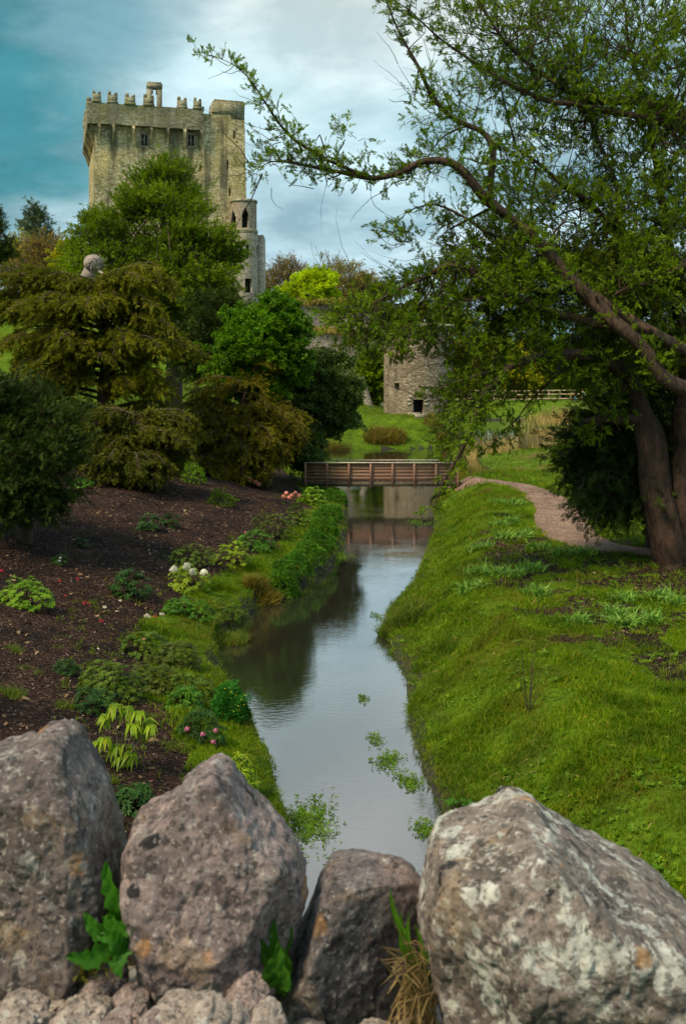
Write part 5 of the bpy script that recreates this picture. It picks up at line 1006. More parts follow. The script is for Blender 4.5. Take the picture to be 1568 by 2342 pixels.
# plants between the stones
LM_weed = leaf_mat('dandelion_leaf', [(.04, .15, .012), (.06, .19, .015)], .45, .35, 6.)
LM_weed2 = leaf_mat('willowherb_leaf', [(.04, .14, .015), (.08, .20, .02)], .45, .35, 6.)
LM_straw = leaf_mat('straw', [(.30, .18, .08), (.42, .28, .13)], .7, .2, 5.)
LM_blade = leaf_mat('grass_blade', [(.07, .16, .012), (.12, .24, .02)], .5, .35, 6.)
def bigleaf(mb, base, tip, side, width, lobes=0, bend=.03, nseg=26, fold=.25, seed=0):
    """a leaf blade: rib from base to tip, lobed edge"""
    base, tip, side = map(lambda a: np.array(a, float), (base, tip, side)); ax = tip - base; Ln_ = np.linalg.norm(ax); side = side / np.linalg.norm(side); nrm_ = np.cross(ax, side); nrm_ /= np.linalg.norm(nrm_); r = random.Random(seed); V = []
    for k in range(nseg + 1):
        t = k / nseg; w_ = width * (math.sin(math.pi * min(1, t ** .75)) ** .8 * .95 + .06) * (1 if t < .97 else .3)
        if lobes: w_ *= 1 - .55 * ((t * lobes) % 1.0) * (1 - t * .45) * (t < .93)
        ce = base + ax * t + nrm_ * bend * math.sin(math.pi * t) + side * .004 * math.sin(t * 9 + seed)
        for s_ in (-1, -.5, 0, .5, 1): V.append(ce + side * w_ * s_ / 2 * (1 + .08 * math.sin(k * 1.7 + s_)) + nrm_ * abs(s_) * width * fold + nrm_ * .06 * width * math.sin(k * 1.3 + s_ * 4))
    i = np.arange(nseg)[:, None] * 5; j = np.arange(4)[None]; mb.add(V, q=np.stack([i + j, i + j + 1, i + j + 6, i + j + 5], -1).reshape(-1, 4))
dn = thing('dandelion', 'bright green dandelion with jagged leaves growing in the gap between the two left stones', 'plant', tuple(P3(285, 2170, 1.46)))
for k, (b_, t_, w_, lb_) in enumerate([((285, 2180, 1.44), (248, 1965, 1.40), .036, 7), ((300, 2170, 1.42), (190, 2085, 1.40), .034, 5), ((290, 2160, 1.40), (150, 2195, 1.37), .034, 6), ((240, 2130, 1.41), (310, 2110, 1.38), .046, 3), ((285, 2150, 1.40), (275, 2240, 1.36), .032, 3), ((300, 2160, 1.39), (225, 2130, 1.37), .032, 5)]):
    m_ = MB(); a_, c2 = P3(*b_), P3(*t_); ax = c2 - a_; bigleaf(m_, a_, c2, np.cross(ax, [0, 1, -.25]), w_, lb_, .012, 30, .1, k); m_.build('leaf', LM_weed, dn, True)
    s_ = MB(); s_.tube([a_ + [0, -.001, 0], a_ + ax * .5 + np.array([0, -.004, .0]), c2 - ax * .1], [.0016, .0013, .0006], 5); s_.build('midrib', flat_mat('rib', (.25, .34, .12), .5, .1), dn)
dk_ = thing('broad_leaved_weed', 'dark green weed with long smooth leaves between the second and third stones', 'plant', tuple(P3(635, 2270, 1.46)))
for k, (b_, t_, w_) in enumerate([((650, 2250, 1.45), (588, 2120, 1.40), .026), ((655, 2250, 1.44), (625, 2098, 1.42), .024), ((648, 2260, 1.42), (600, 2190, 1.38), .024), ((640, 2270, 1.40), (632, 2150, 1.38), .030), ((655, 2240, 1.46), (660, 2090, 1.45), .014), ((640, 2270, 1.4), (655, 2190, 1.37), .026)]):
    m_ = MB(); a_, c2 = P3(*b_), P3(*t_); bigleaf(m_, a_, c2, np.cross(c2 - a_, [.1, 1, -.3]), w_, 0, .012, 20, .15, k); m_.build('leaf', LM_weed2, dk_, True)
gt = thing('grass_tuft', 'green and straw coloured grass tuft in the gap left of the big lichened stone', 'grass tuft', tuple(P3(950, 2300, 1.44)))
for k, (x, y) in enumerate([(893, 2020), (930, 2085), (905, 2075), (975, 2130), (950, 2110), (915, 2150), (985, 2090)]):
    m_ = MB(); a_ = P3(955 + 4 * k, 2290, 1.43); c2 = P3(x, y, 1.36 + .006 * k); bigleaf(m_, a_, c2, np.cross(c2 - a_, [0, 1, 0]), .011, 0, .01, 14, .2, k); m_.build('blade', LM_blade, gt, True)
r_ = random.Random(4); m_ = MB()
for k in range(90):
    a_ = P3(960 + r_.uniform(-30, 40), 2310 + r_.uniform(-30, 60), 1.42 + r_.uniform(-.05, .02)); x, y = (r_.uniform(865, 1000), r_.uniform(2150, 2400)) if k > 4 else [(870, 2190), (880, 2075), (862, 2380), (900, 2200), (925, 2190)][k]
    c2 = P3(x, y, 1.34 + r_.uniform(-.03, .06)); md = (a_ + c2) / 2 + np.array([r_.uniform(-.02, .02), 0, r_.uniform(.005, .045)]); s_ = spline([(*a_, .0008), (*md, .0009), (*c2, .0003)], .008); m_.tube(s_[:, :3] + np.array([0, 0, 0]), s_[:, 3], 4, False)
m_.build('dead_blades', LM_straw, gt)
ms_ = MB(); rr_ = np.random.default_rng(3)
for cxp, cyp, D, n_ in ((480, 1, 1, 0), (215, 2200, 1.40, 260), (930, 2385, 1.34, 240), (195, 2235, 1.45, 200)):
    if n_: c_ = P3(cxp, cyp, D); p_ = c_ + rr_.normal(size=(n_, 3)) * [.018, .018, .006]; scatter(ms_, FINE[0], p_, frames(rr_.normal(size=(n_, 3)) + [0, 0, 1.4]), np.full(n_, .008))
tag(recentre(ms_.build('moss', leaf_mat('moss', [(.10, .11, .01), (.16, .15, .015), (.08, .04, .01)], .9, .1, 20.))), kind='stuff')

# ------------------------------------------------------------ bank plants
def dome(px, py, wpx, hpx, n, thick=.8):
    g_ = ground_at(px, py + hpx * .42, 7, 90); D = g_[1]; rx, rz = wpx / F * D / 2, hpx / F * D * .86; u = rng.normal(size=(n, 3)); u[:, 2] = np.abs(u[:, 2]); u /= np.linalg.norm(u, axis=1, keepdims=True); rad = rng.random(n) ** .33 * .35 + .65
    p = u * rad[:, None] * [rx, rx * thick, rz]; p *= (1 + (vnoise(p * (2.2 / rx) + px, 5) - .5) * .55)[:, None]; return g_, p + g_, u, rx, rz
def shrub(name, label, cat, px, py, wpx, hpx, lm, leafsize, n, kind='rosette', flowers=None, fsize=.07, group=None, droop=.5, el=.25, stems=True, lw=.3, nl=8):
    g_, p, u, rx, rz = dome(px, py, wpx, hpx, n); root = thing(name, label, cat, tuple(g_), group)
    lv = MB(); d = u * .6 + [0, 0, .75] + rng.normal(size=u.shape) * .18; d /= np.linalg.norm(d, axis=1, keepdims=True)
    fr = frames(d); M = np.stack([fr[:, :, 1], fr[:, :, 2], fr[:, :, 0]], -1)
    if kind == 'rosette':
        for k in range(3): mk = rng.integers(0, 3, n) == k; scatter(lv, tmpl_rosette(nl, k, 1, lw, el, droop), p[mk], M[mk], leafsize * rng.uniform(.75, 1.2, mk.sum()))
    else: scatter(lv, tmpl_leafball(9, int(px) % 7, .75, .34) if kind == 'ball' else FINE[0], p, frames(u + rng.normal(size=u.shape) * .5 + [0, 0, .3]), leafsize * rng.uniform(.7, 1.2, n))
    lv.build('foliage', lm, root)
    if stems:
        sb = MB(); k = rng.integers(0, n, min(14, n))
        for q in p[k]: s_ = spline([(*(g_ + [0, 0, -.05]), .014), (*((g_ + q) / 2 + [0, 0, .05 * rz]), .010), (*q, .006)], .12); sb.tube(s_[:, :3], s_[:, 3], 4, False)
        sb.build('stems', BK_dark, root)
    if flowers:
        fm, pts = flowers
        for (fx, fy) in pts:
            q = P3(fx, fy, g_[1] - rx * .8); fb2 = MB(); scatter(fb2, tmpl_truss(int(fx) % 9, 26), np.array([q]), upframes(np.array([rng.uniform(0, 6)]), .2), np.array([fsize])); fb2.build('flower', fm, root)
    return root
FM_white = petal_mat('white_petals', (.72, .66, .66), (.80, .70, .74)); FM_pink = petal_mat('pink_petals', (.55, .10, .28), (.72, .25, .45)); FM_coral = petal_mat('coral_petals', (.75, .22, .22), (.80, .36, .34)); FM_red = petal_mat('red_petals', (.60, .02, .06), (.75, .06, .12)); FM_yel = petal_mat('yellow_petals', (.75, .50, .02), (.85, .62, .03)); FM_vio = petal_mat('violet_petals', (.45, .35, .75), (.65, .60, .85))
SL = lambda n_, *c_: leaf_mat(n_, list(c_), .45, .25, 2.5)
S_dark = SL('rhododendron_dark', (.018, .055, .014), (.035, .085, .018), (.05, .11, .022)); S_lime = SL('azalea_lime', (.09, .19, .012), (.15, .27, .015), (.21, .32, .02)); S_olive = SL('azalea_olive', (.05, .10, .010), (.09, .15, .012), (.13, .16, .02)); S_mid = SL('azalea_green', (.04, .12, .010), (.07, .18, .014), (.10, .21, .02)); S_bronze = SL('azalea_bronze', (.06, .08, .012), (.10, .10, .018), (.07, .13, .012)); S_yel = SL('rhododendron_yellow', (.14, .22, .012), (.22, .31, .015), (.27, .30, .02))
shrub('azalea', 'lime green spreading azalea at the left edge, on the dark mulch', 'shrub', 58, 1355, 135, 72, S_lime, .075, 420, droop=.3)
shrub('rhododendron', 'compact dark green rhododendron without flowers, left of the white flowered one', 'shrub', 298, 1332, 88, 80, S_dark, .11, 150)
shrub('rhododendron', 'low rhododendron crowned with four white flower heads', 'shrub', 430, 1322, 98, 62, S_yel, .11, 130, flowers=(FM_white, [(398, 1303), (428, 1296), (440, 1308), (466, 1310)]), fsize=.17, droop=.8)
shrub('azalea', 'olive green low azalea behind the white flowers', 'shrub', 433, 1268, 112, 52, S_olive, .07, 320)
shrub('rhododendron', 'neat yellow green rhododendron mound right of the olive azalea', 'shrub', 530, 1264, 88, 66, S_yel, .085, 220)
shrub('rhododendron', 'mid green rhododendron with one purple flower bud above the yellow green mound', 'shrub', 585, 1234, 96, 54, S_mid, .09, 240, flowers=(FM_pink, [(561, 1218)]), fsize=.07)
shrub('azalea', 'bronze green bushy azalea on the upper slope near the stream bank', 'shrub', 625, 1196, 100, 70, S_bronze, .08, 360)
shrub('azalea', 'low bronze azalea beside the mossy bank plants', 'shrub', 680, 1178, 60, 60, S_olive, .08, 240)
shrub('fern', 'left one of two small dark ferny tufts high on the mulch', 'fern', 340, 1196, 52, 40, S_dark, .13, 60, group='two dark tufts on the mulch')
shrub('fern', 'right one of two small dark ferny tufts high on the mulch', 'fern', 388, 1190, 46, 36, S_dark, .12, 55, group='two dark tufts on the mulch')
shrub('bush', 'small bright green bush on the mulch under the bronze conifers', 'shrub', 443, 1080, 62, 62, S_lime, .10, 260, 'ball')
shrub('bush', 'shady green bush at the tip of the sweeping bronze branch', 'shrub', 508, 1140, 60, 44, S_olive, .10, 200, 'ball')
shrub('bush', 'small bright sprawling plant at the foot of the almost black yew bush', 'shrub', 188, 1105, 50, 26, S_mid, .10, 90)
shrub('azalea', 'yellow green azalea with coral pink flowers near the left end of the footbridge', 'shrub', 712, 1136, 76, 46, S_lime, .10, 300, flowers=(FM_coral, [(655, 1128), (668, 1133), (676, 1128), (662, 1138), (648, 1136), (684, 1134)]), fsize=.15)
for i, (x, y, w_, h_, pts) in enumerate([(585, 1100, 50, 30, [(572, 1098), (585, 1103), (592, 1108)]), (650, 1035, 50, 50, [(640, 1005), (652, 1020), (658, 1040), (648, 1050), (636, 1030)]), (525, 905, 40, 24, [(520, 915), (535, 912)]), (690, 1080, 60, 60, [(668, 1070), (690, 1065)]), (340, 930, 60, 26, [(330, 930), (352, 926), (310, 936)])]):
    shrub('azalea', ['coral pink azalea under the sweeping bronze conifer', 'tall pink flowering azalea between the conifer and the footbridge', 'pale pink azalea glimpsed on the lawn behind the conifers', 'olive azalea with two pink flowers at the left end of the footbridge', 'pink azalea in the distance seen beside the conifer trunk'][i], 'shrub', x, y, w_, h_, S_bronze if i != 3 else S_olive, .13, 160, 'ball', flowers=(FM_coral if i % 2 == 0 else FM_pink, pts), fsize=.18)
# drooping yellow-green rhododendron near the stones
g_ = ground_at(275, 1755, 7, 40); rd = thing('rhododendron', 'young rhododendron with drooping yellow green leaf clusters, between the two left stones', 'shrub', tuple(g_)); Dn = g_[1]
sb = MB(); rk = tmpl_rosette(15, 9, 1., .34, -.05, 1.75)
for i, (x, y, sz) in enumerate([(264, 1625, 1.0), (290, 1632, 1.1), (318, 1640, .9), (335, 1660, .9), (242, 1650, .9), (305, 1668, 1.), (325, 1680, 1.), (240, 1700, 1.), (222, 1710, .9), (265, 1720, 1.1), (292, 1715, 1.0), (300, 1735, 1.0), (275, 1740, 1.0), (345, 1672, .8)]):
    q = P3(x, y - 12, Dn + rng.uniform(-.12, .12)); lv = MB(); scatter(lv, rk, q[None], upframes(np.array([rng.uniform(0, 6)]), .15), np.array([.165 * sz])); lv.build('leaf_cluster', leaf_mat('droop_leaf', [(.13, .22, .010), (.20, .30, .012), (.28, .30, .02)], .4, .35, 3.) if i == 0 else bpy.data.materials['droop_leaf'], rd)
    s_ = spline([(*(g_ + [0, 0, -.03]), .009), (*((g_ + q) / 2 + [rng.uniform(-.03, .03), 0, 0]), .007), (*q, .005)], .05); sb.tube(s_[:, :3], s_[:, 3], 5, False)
sb.build('stems', BK_grey, rd)
shrub('rhododendron', 'dark narrow leaved rhododendron with five pink flowers above the pointed stone', 'shrub', 462, 1662, 108, 92, S_dark, .085, 210, flowers=(FM_pink, [(428, 1668), (493, 1671), (488, 1697), (478, 1725), (464, 1680)]), fsize=.062, lw=.18, droop=.9)
shrub('rhododendron', 'yellow green rhododendron right of the pointed stone top', 'shrub', 540, 1770, 96, 100, S_yel, .115, 60, lw=.22)
shrub('rhododendron', 'bluish low rhododendron with reddish buds between the two left stones', 'shrub', 302, 1822, 92, 64, S_dark, .075, 110, flowers=(FM_pink, [(348, 1785), (330, 1792)]), fsize=.014)
for i, (x, y, w_, h_, m_, nn_) in enumerate([(330, 1470, 110, 60, S_olive, 330), (400, 1500, 100, 60, S_bronze, 330), (250, 1555, 130, 70, S_olive, 380), (350, 1550, 110, 64, S_bronze, 330), (430, 1570, 100, 60, S_olive, 280), (215, 1600, 90, 50, S_dark, 160), (405, 1385, 60, 34, S_mid, 160), (150, 1525, 50, 30, S_dark, 70), (420, 1600, 80, 54, S_mid, 200), (185, 1240, 34, 20, S_dark, 50), (136, 1278, 40, 22, S_dark, 60), (455, 1395, 70, 40, S_mid, 150), (515, 1400, 80, 44, S_olive, 180)]):
    shrub('azalea', ['sprawling olive azalea under the white stones on the slope', 'bronze tinted azalea close above the grassy bank', 'wide olive azalea left of the bronze ones, above the drooping rhododendron', 'bronze azalea in the middle of the lower slope', 'olive azalea touching the marsh marigolds', 'dark low azalea left of the wide olive one', 'small fresh green plant just below the white flowers', 'tiny dark plant alone on mulch at lower left', 'green leafy azalea above the pink flowered rhododendron', 'tiny dark plant beneath the black yew bush', 'tiny dark plant with a violet flower on the mulch', 'fresh green ground plant right below the white flowers', 'olive ground plant beside the bank edge tussock'][i], 'shrub', x, y, w_ * 1.2, h_ * 1.2, m_, .060, int(nn_ * 1.5), flowers=(FM_vio, [(137, 1283), (139, 1276)]) if i == 10 else ((FM_coral, [(330, 1462), (393, 1476)]) if i == 0 else None), fsize=.045, stems=True)
shrub('marsh_marigold', 'dark green marsh marigold clump with yellow flowers at the water edge', 'plant', 525, 1605, 84, 92, SL('marigold_leaf', (.02, .12, .015), (.04, .18, .02), (.05, .2, .02)), .07, 420, 'ball', flowers=(FM_yel, [(540, 1590), (552, 1600), (528, 1583), (558, 1612), (545, 1615), (515, 1575), (535, 1628), (560, 1590)]), fsize=.014)
# leafy mounds that follow the left bank to the footbridge
for i, (x, y, w_, h_, lb_) in enumerate([(640, 1335, 90, 64, 'lowest of the green leafy mounds on the left bank, beside the tussock'), (672, 1300, 90, 56, 'green leafy mound overhanging the inner bend of the stream'), (706, 1268, 86, 56, 'green mound spilling leaves on to the water'), (728, 1236, 80, 54, 'broad green bank mound below the bridge reflection'), (742, 1204, 74, 50, 'green bank mound level with the bridge reflection'), (752, 1172, 68, 44, 'green bank mound second from the footbridge'), (768, 1135, 60, 40, 'green bank plant right under the footbridge')]):
    shrub('bank_plant', lb_, 'plant', x, y, w_, h_, S_mid if i % 2 else SL('bank_leaf', (.05, .13, .010), (.08, .19, .012), (.11, .23, .014)), .085, 520, 'ball', group='leafy mounds along the left bank', stems=False)

# fallen red petals and pale stones on the mulch
for i, (x, y, c_, sz) in enumerate([(178, 1328, 0, .07), (195, 1383, 0, .09), (203, 1384, 0, .06), (232, 1425, 0, .08), (355, 1415, 0, .08), (5, 1310, 0, .08), (137, 1333, 0, .06), (26, 1320, 1, .06), (150, 1366, 0, .05), (337, 1412, 2, .09), (370, 1407, 2, .07), (240, 1390, 2, .06), (318, 1587, 2, .06), (275, 1375, 2, .05), (225, 1485, 2, .03)]):
    g_ = ground_at(x, y, 7, 50)
    if c_ < 2: m_ = MB(); scatter(m_, tmpl_truss(i, 12), (g_ + [0, 0, .03])[None], upframes(np.array([i * 1.]), .4), np.array([sz])); tag(recentre(m_.build('fallen_flower', FM_red if c_ == 0 else FM_coral)), ['crimson flower lying right of the lime azalea', 'crimson flower lying below the compact dark rhododendron, left half of a pair', 'crimson flower lying below the dark rhododendron, right half of a pair', 'lone crimson flower lying lowest on the mulch', 'crimson flower beside pale stones under the white flowered shrub', 'crimson flower at the left edge of the picture', 'small crimson flower at the right end of the lime azalea', 'coral flower fallen above the lime azalea', 'smallest crimson flower, under the right end of the lime azalea'][i], 'flower', 'fallen flowers on the mulch')
    else:
        m_ = MB(); p_ = np.array([(0, 0, 0)]); scatter(m_, (np.array([(-1, -.7, -.3), (.9, -.8, -.3), (1.1, .6, -.3), (-.8, .8, -.3), (-.7, -.4, .6), (.6, -.5, .7), (.7, .3, .6), (-.5, .5, .8)]), np.array([(0, 1, 5, 4), (1, 2, 6, 5), (2, 3, 7, 6), (3, 0, 4, 7), (4, 5, 6, 7)]), np.zeros((0, 3), int)), g_[None], upframes(np.array([i * 1.3]), .2), np.array([sz]))
        tag(recentre(m_.build('pebble', M_pale)), ['pale stone left of the two beside a crimson flower', 'pale stone right of the two beside a crimson flower', 'pale stone on the mulch left of the dark rhododendron', 'white stone among the bronze azaleas', 'small pale stone under the compact dark rhododendron', 'tiny pale stone on open mulch'][i - 9], 'stone', 'pale stones on the mulch')

# daffodil leaves and grass tussocks
TB = [tmpl_grass(9, s, .25, .085, 1.0, .3) for s in (1, 2, 3)]
def clump(name, label, cat, px, py, h_, n, spread, tm, lm, group=None, W=None, dmin=7):
    g_ = ground_at(px, py, dmin, 120); m_ = MB(); a = rng.uniform(0, 6.28, n); r = np.sqrt(rng.random(n)) * spread; p = np.stack([g_[0] + r * np.cos(a), g_[1] + r * np.sin(a) * .8, np.zeros(n)], 1); p[:, 2] = np.maximum(height(p[:, 0], p[:, 1]), 0) - .02
    for k, T in enumerate(tm): mk = (np.arange(n) % len(tm)) == k; scatter(m_, T, p[mk], upframes(a[mk], .22), h_ * rng.uniform(.7, 1.15, mk.sum()))
    o = m_.build(name, lm); recentre(o); return tag(o, label, cat, group)
LM_daff = leaf_mat('daffodil_leaves', [(.12, .24, .035), (.19, .34, .055), (.26, .40, .08)], .45, .25, 4.)
DF = [(1139, 1150, 'by the path bend, nearest the footbridge'), (1183, 1150, 'touching the left edge of the path at its bend'), (1139, 1202, 'left one just below the dark tuft'), (1171, 1192, 'right beside the dark tuft on the bank top'), (1153, 1228, 'left one of the row between path and stream'), (1194, 1228, 'right one of the row between path and stream'), (1231, 1254, 'where the path starts to widen'), (1290, 1268, 'left one of the pair below the path'), (1342, 1266, 'right one of the pair below the path'), (1090, 1307, 'left end of the long row on the bank top'), (1139, 1314, 'second in the long row on the bank top'), (1170, 1314, 'third in the long row on the bank top'), (1213, 1303, 'right end of the long row on the bank top'), (1097, 1254, 'alone at the crest of the bank'), (1423, 1372, 'alone under the yew on bare soil'), (1501, 1368, 'at the foot of the yew'), (1550, 1380, 'at the right edge of the picture'), (1316, 1424, 'left end of the nearest row'), (1404, 1410, 'highest in the nearest row'), (1428, 1430, 'lowest in the nearest row'), (1475, 1422, 'right end of the nearest row'), (1229, 1358, 'alone below the long row'), (1078, 1345, 'half down the stream bank')]
for x, y, l in DF: clump('daffodil_clump', 'pale green arching daffodil leaves, ' + l, 'plant', x, y + 4, .40, 13, .26, TB, LM_daff, 'daffodil clumps on the right bank')
GT = [tmpl_grass(12, s, .18, .035, .7, .5) for s in (1, 2, 3)]
LM_tus = leaf_mat('tussock', [(.07, .14, .012), (.12, .18, .015), (.22, .17, .05)], .6, .3, 3.); LM_tus2 = leaf_mat('dry_tussock', [(.16, .10, .02), (.24, .16, .035), (.12, .14, .015)], .6, .3, 2.); LM_reed = leaf_mat('reeds', [(.30, .20, .08), (.42, .30, .13), (.50, .38, .18)], .7, .3, .8); LM_gr = leaf_mat('lush_grass', [(.05, .15, .008), (.08, .21, .010), (.12, .26, .012)], .55, .35, 3.)
clump('tussock', 'big shaggy grass tussock leaning over the water on the right bank', 'grass tussock', 925, 1425, .50, 240, .55, GT, LM_tus)
clump('tussock', 'yellowish grass tussock on the inner bend of the left bank', 'grass tussock', 600, 1372, .50, 170, .42, GT, LM_tus2)
clump('tussock', 'ragged olive tussock hanging over the dark left bank edge', 'grass tussock', 520, 1470, .36, 170, .42, GT, LM_tus)
clump('tussock', 'brown rusty bush sized tussock on the lawn behind the footbridge', 'grass tussock', 880, 1008, 1.5, 200, 1.6, GT, LM_tus2)
clump('tussock', 'smaller golden tussock at the foot of the tower lawn', 'grass tussock', 1000, 985, .8, 90, 1.2, GT, LM_tus2)
clump('tussock', 'dry yellow tussock beyond the left end of the footbridge', 'grass tussock', 740, 1030, 1.0, 160, 2.2, GT, LM_tus2)
clump('tussock', 'dark spiky tuft on the right bank top near the path', 'grass tussock', 1150, 1182, .22, 60, .30, GT, LM_dark)
clump('tussock', 'small dark tuft near the right end of the footbridge', 'grass tussock', 1104, 1128, .24, 50, .35, GT, LM_tus2)
for i, (x, y, h_, n_, s_, lb_) in enumerate([(40, 1490, .16, 26, .22, 'thin grass tuft on mulch at the left edge, upper one'), (25, 1590, .20, 30, .2, 'thin grass tuft on mulch at the left edge, just above the stone'), (150, 1618, .18, 24, .16, 'thin grass tuft above the drooping rhododendron, left side'), (70, 1535, .14, 18, .2, 'sparse grass shoots in the middle of lower mulch'), (395, 1710, .18, 24, .2, 'thin grass shoots left of the pink flowered rhododendron'), (350, 1640, .14, 20, .15, 'short grass shoots right of the drooping rhododendron'), (250, 1790, .16, 20, .12, 'thin shoots under the drooping rhododendron')]):
    clump('grass_tuft', lb_, 'grass tuft', x, y, h_, n_, s_, GT, LM_tus, 'grass tufts on the mulch')
BRD = [tmpl_rosette(7, 3, 1., .42, .5, .5)]
g_ = ground_at(1048, 1872, 7, 30); m_ = MB(); scatter(m_, tmpl_rosette(6, 3, 1., .42, .7, .6), np.array([g_, g_ + [-.1, .12, .1], g_ + [.12, .05, .12]]), upframes(np.array([0., 2, 4]), .3), np.array([.20, .17, .16])); tag(recentre(m_.build('dock_plant', S_mid)), 'broad leaved dock at the water edge above the big lichened stone', 'plant')
g_ = ground_at(1208, 1630, 7, 40); m_ = MB()
for k in range(9): a = k * 2.4; t_ = g_ + np.array([.22 * math.cos(a) * (.4 + k / 12), .2 * math.sin(a), .95 - .06 * k]); s_ = spline([(*(g_ + [0, 0, -.05]), .006), (*((g_ + t_) / 2 + [0.02 * math.cos(a), 0, 0]), .005), (*t_, .002)], .1); m_.tube(s_[:, :3], s_[:, 3], 4, False)
tag(recentre(m_.build('sapling', BK_dark)), 'bare twiggy sapling standing on the right bank slope', 'sapling')
m_ = MB()
for k, (x, y, D, h_, n_, sx, sy) in enumerate([(1125, 1046, 79, 1.8, 60, 1.7, 1.2), (1080, 1048, 76, 1.3, 30, .8, 1), (1275, 968, 124, 2.6, 170, 3.4, 4), (1190, 1092, 64, .6, 60, 2.6, .6), (1310, 1024, 87, 1.2, 50, 2.5, 1.0), (1350, 1010, 92, 1.4, 50, 3, 1.), (1150, 1018, 92, 1.6, 26, 1.6, 1.5), (1230, 1062, 71, .7, 50, 1.8, 1.2)]):
    c_ = P3(x, y, D); a = rng.normal(size=(n_, 2)) * [sx * .5, sy * .5]; p = np.stack([c_[0] + a[:, 0], D + a[:, 1], np.zeros(n_)], 1); p[:, 2] = np.maximum(height(p[:, 0], p[:, 1]), -.1)
    scatter(m_, tmpl_grass(10, k, .5, .030, .28, .5), p, upframes(rng.uniform(0, 6, n_), .06), h_ * (.25 + .75 * rng.random(n_) ** 1.5))
tag(m_.build('reeds', LM_reed), kind='stuff')

# water plants
def weed(px, py, w_, n_, label, lm, up=.05):
    D = EYE * F / (py - HY); c_ = np.array([(px - CX) / F * D, D, 0]); r = w_ / F * D / 2; a = rng.normal(size=(n_, 2)) * .5; p = np.stack([c_[0] + a[:, 0] * r, c_[1] + a[:, 1] * r * 2.0, rng.uniform(.0, up, n_)], 1)
    p += np.stack([np.sin(p[:, 1] * 3) * .1, 0 * p[:, 0], 0 * p[:, 0]], 1); m_ = MB(); scatter(m_, BALL[0], p, frames(rng.normal(size=(n_, 3)) + [0, 0, .8]), .045 * rng.uniform(.5, 1.3, n_)); tag(recentre(m_.build('water_plant', lm)), label, 'water plant', 'plants floating on the stream')
LM_wat = leaf_mat('water_weed', [(.07, .16, .01), (.14, .26, .02), (.18, .24, .04)], .4, .3, 4.)
for a in [(715, 1880, 120, 520, 'wide patch of fine water weed beside the left bank at the bottom'), (900, 1740, 60, 150, 'straggling water weed patch in the middle right of the stream'), (925, 1790, 50, 130, 'water weed just below the straggling patch'), (845, 1690, 40, 50, 'sparse weed scrap left of the straggling patch'), (985, 1900, 50, 110, 'water weed beside the right bank above the dark stone'), (818, 1598, 26, 40, 'small sprig of weed alone in mid stream'), (772, 1272, 60, 160, 'bright leaves trailing on the water at the left bank bend'), (860, 1410, 30, 40, 'weed scraps left of the big tussock'), (960, 1195, 60, 110, 'weed under the drooping branches at the bridge reflection'), (965, 1320, 36, 50, 'weed scraps along the right bank above the tussock'), (905, 1490, 24, 46, 'thin weed scraps under the big tussock')]:
    weed(a[0], a[1], a[2], a[3], a[4], LM_wat)

# ------------------------------------------------------------ grass and mulch chips (nobody could count them)
def rnd_area(x0, x1, y0, y1, n_):  return rng.uniform(x0, x1, n_), rng.uniform(y0, y1, n_)
def in_view(x, y, m_=1.08): return np.abs(x / y * F) < 784 * m_ + 40
LM_g1 = leaf_mat('grass', [(.060, .118, .001), (.095, .172, .002), (.145, .24, .003), (.26, .22, .02)], .6, .35, 1.2)
gm = MB()
for y0, y1, n_, h_, wd in ((8, 14, 62000, .125, .8), (14, 20, 72000, .135, .95), (20, 30, 74000, .15, 1.25), (30, 46, 60000, .17, 1.9), (46, 66, 42000, .22, 2.6), (66, 105, 30000, .22, 4.5)):
    x, y = rnd_area(-8 if y0 < 46 else -25, y1 * .36 if y0 < 66 else 36, y0, y1, n_); d = sdf(WATER, x, y); ml = mulchy(x, y); pd = path_d(x, y)
    dens = noise2(x, y, 1.7, 61, 3); ok = in_view(x, y) & (d > .02) & (rng.random(n_) > ml * .97) & (pd > -.14 * rng.random(n_)) & (rng.random(n_) < .25 + 1.4 * dens) & ~((x < xcen(y)) & (y < 62) & (d > 3.2))
    x, y, d = x[ok], y[ok], d[ok]; dens = dens[ok]; z = height(x, y); p = np.stack([x, y, z - .01], 1); hh = h_ * (.30 + 2.4 * noise2(x, y, 1.6, 62, 4) ** 2.2) * rng.uniform(.6, 1.35, len(x)) 
    for s_ in (1, 2, 3):
        mk = (np.arange(len(x)) % 3) == s_ - 1; scatter(gm, tmpl_grass(5, s_, .38 * wd ** .3, .075 * wd ** .4, .75, .5), p[mk], upframes(rng.uniform(0, 6.28, mk.sum()), .3), hh[mk])
n_ = 5200; y = 8 + 40 * rng.random(n_) ** 1.3; x = rng.uniform(-3, y * .36, n_); nz = noise2(x, y, 1.0, 91, 3); ok = in_view(x, y) & (sdf(WATER, x, y) > .05) & (path_d(x, y) > .1) & (x > xcen(y)) & (nz + rng.uniform(-.15, .15, n_) > .5); x, y = x[ok], y[ok]
scatter(gm, tmpl_grass(10, 7, .32, .03, .9, .6), np.stack([x, y, height(x, y) - .01], 1), upframes(rng.uniform(0, 6.28, len(x)), .25), rng.uniform(.12, .28, len(x)))
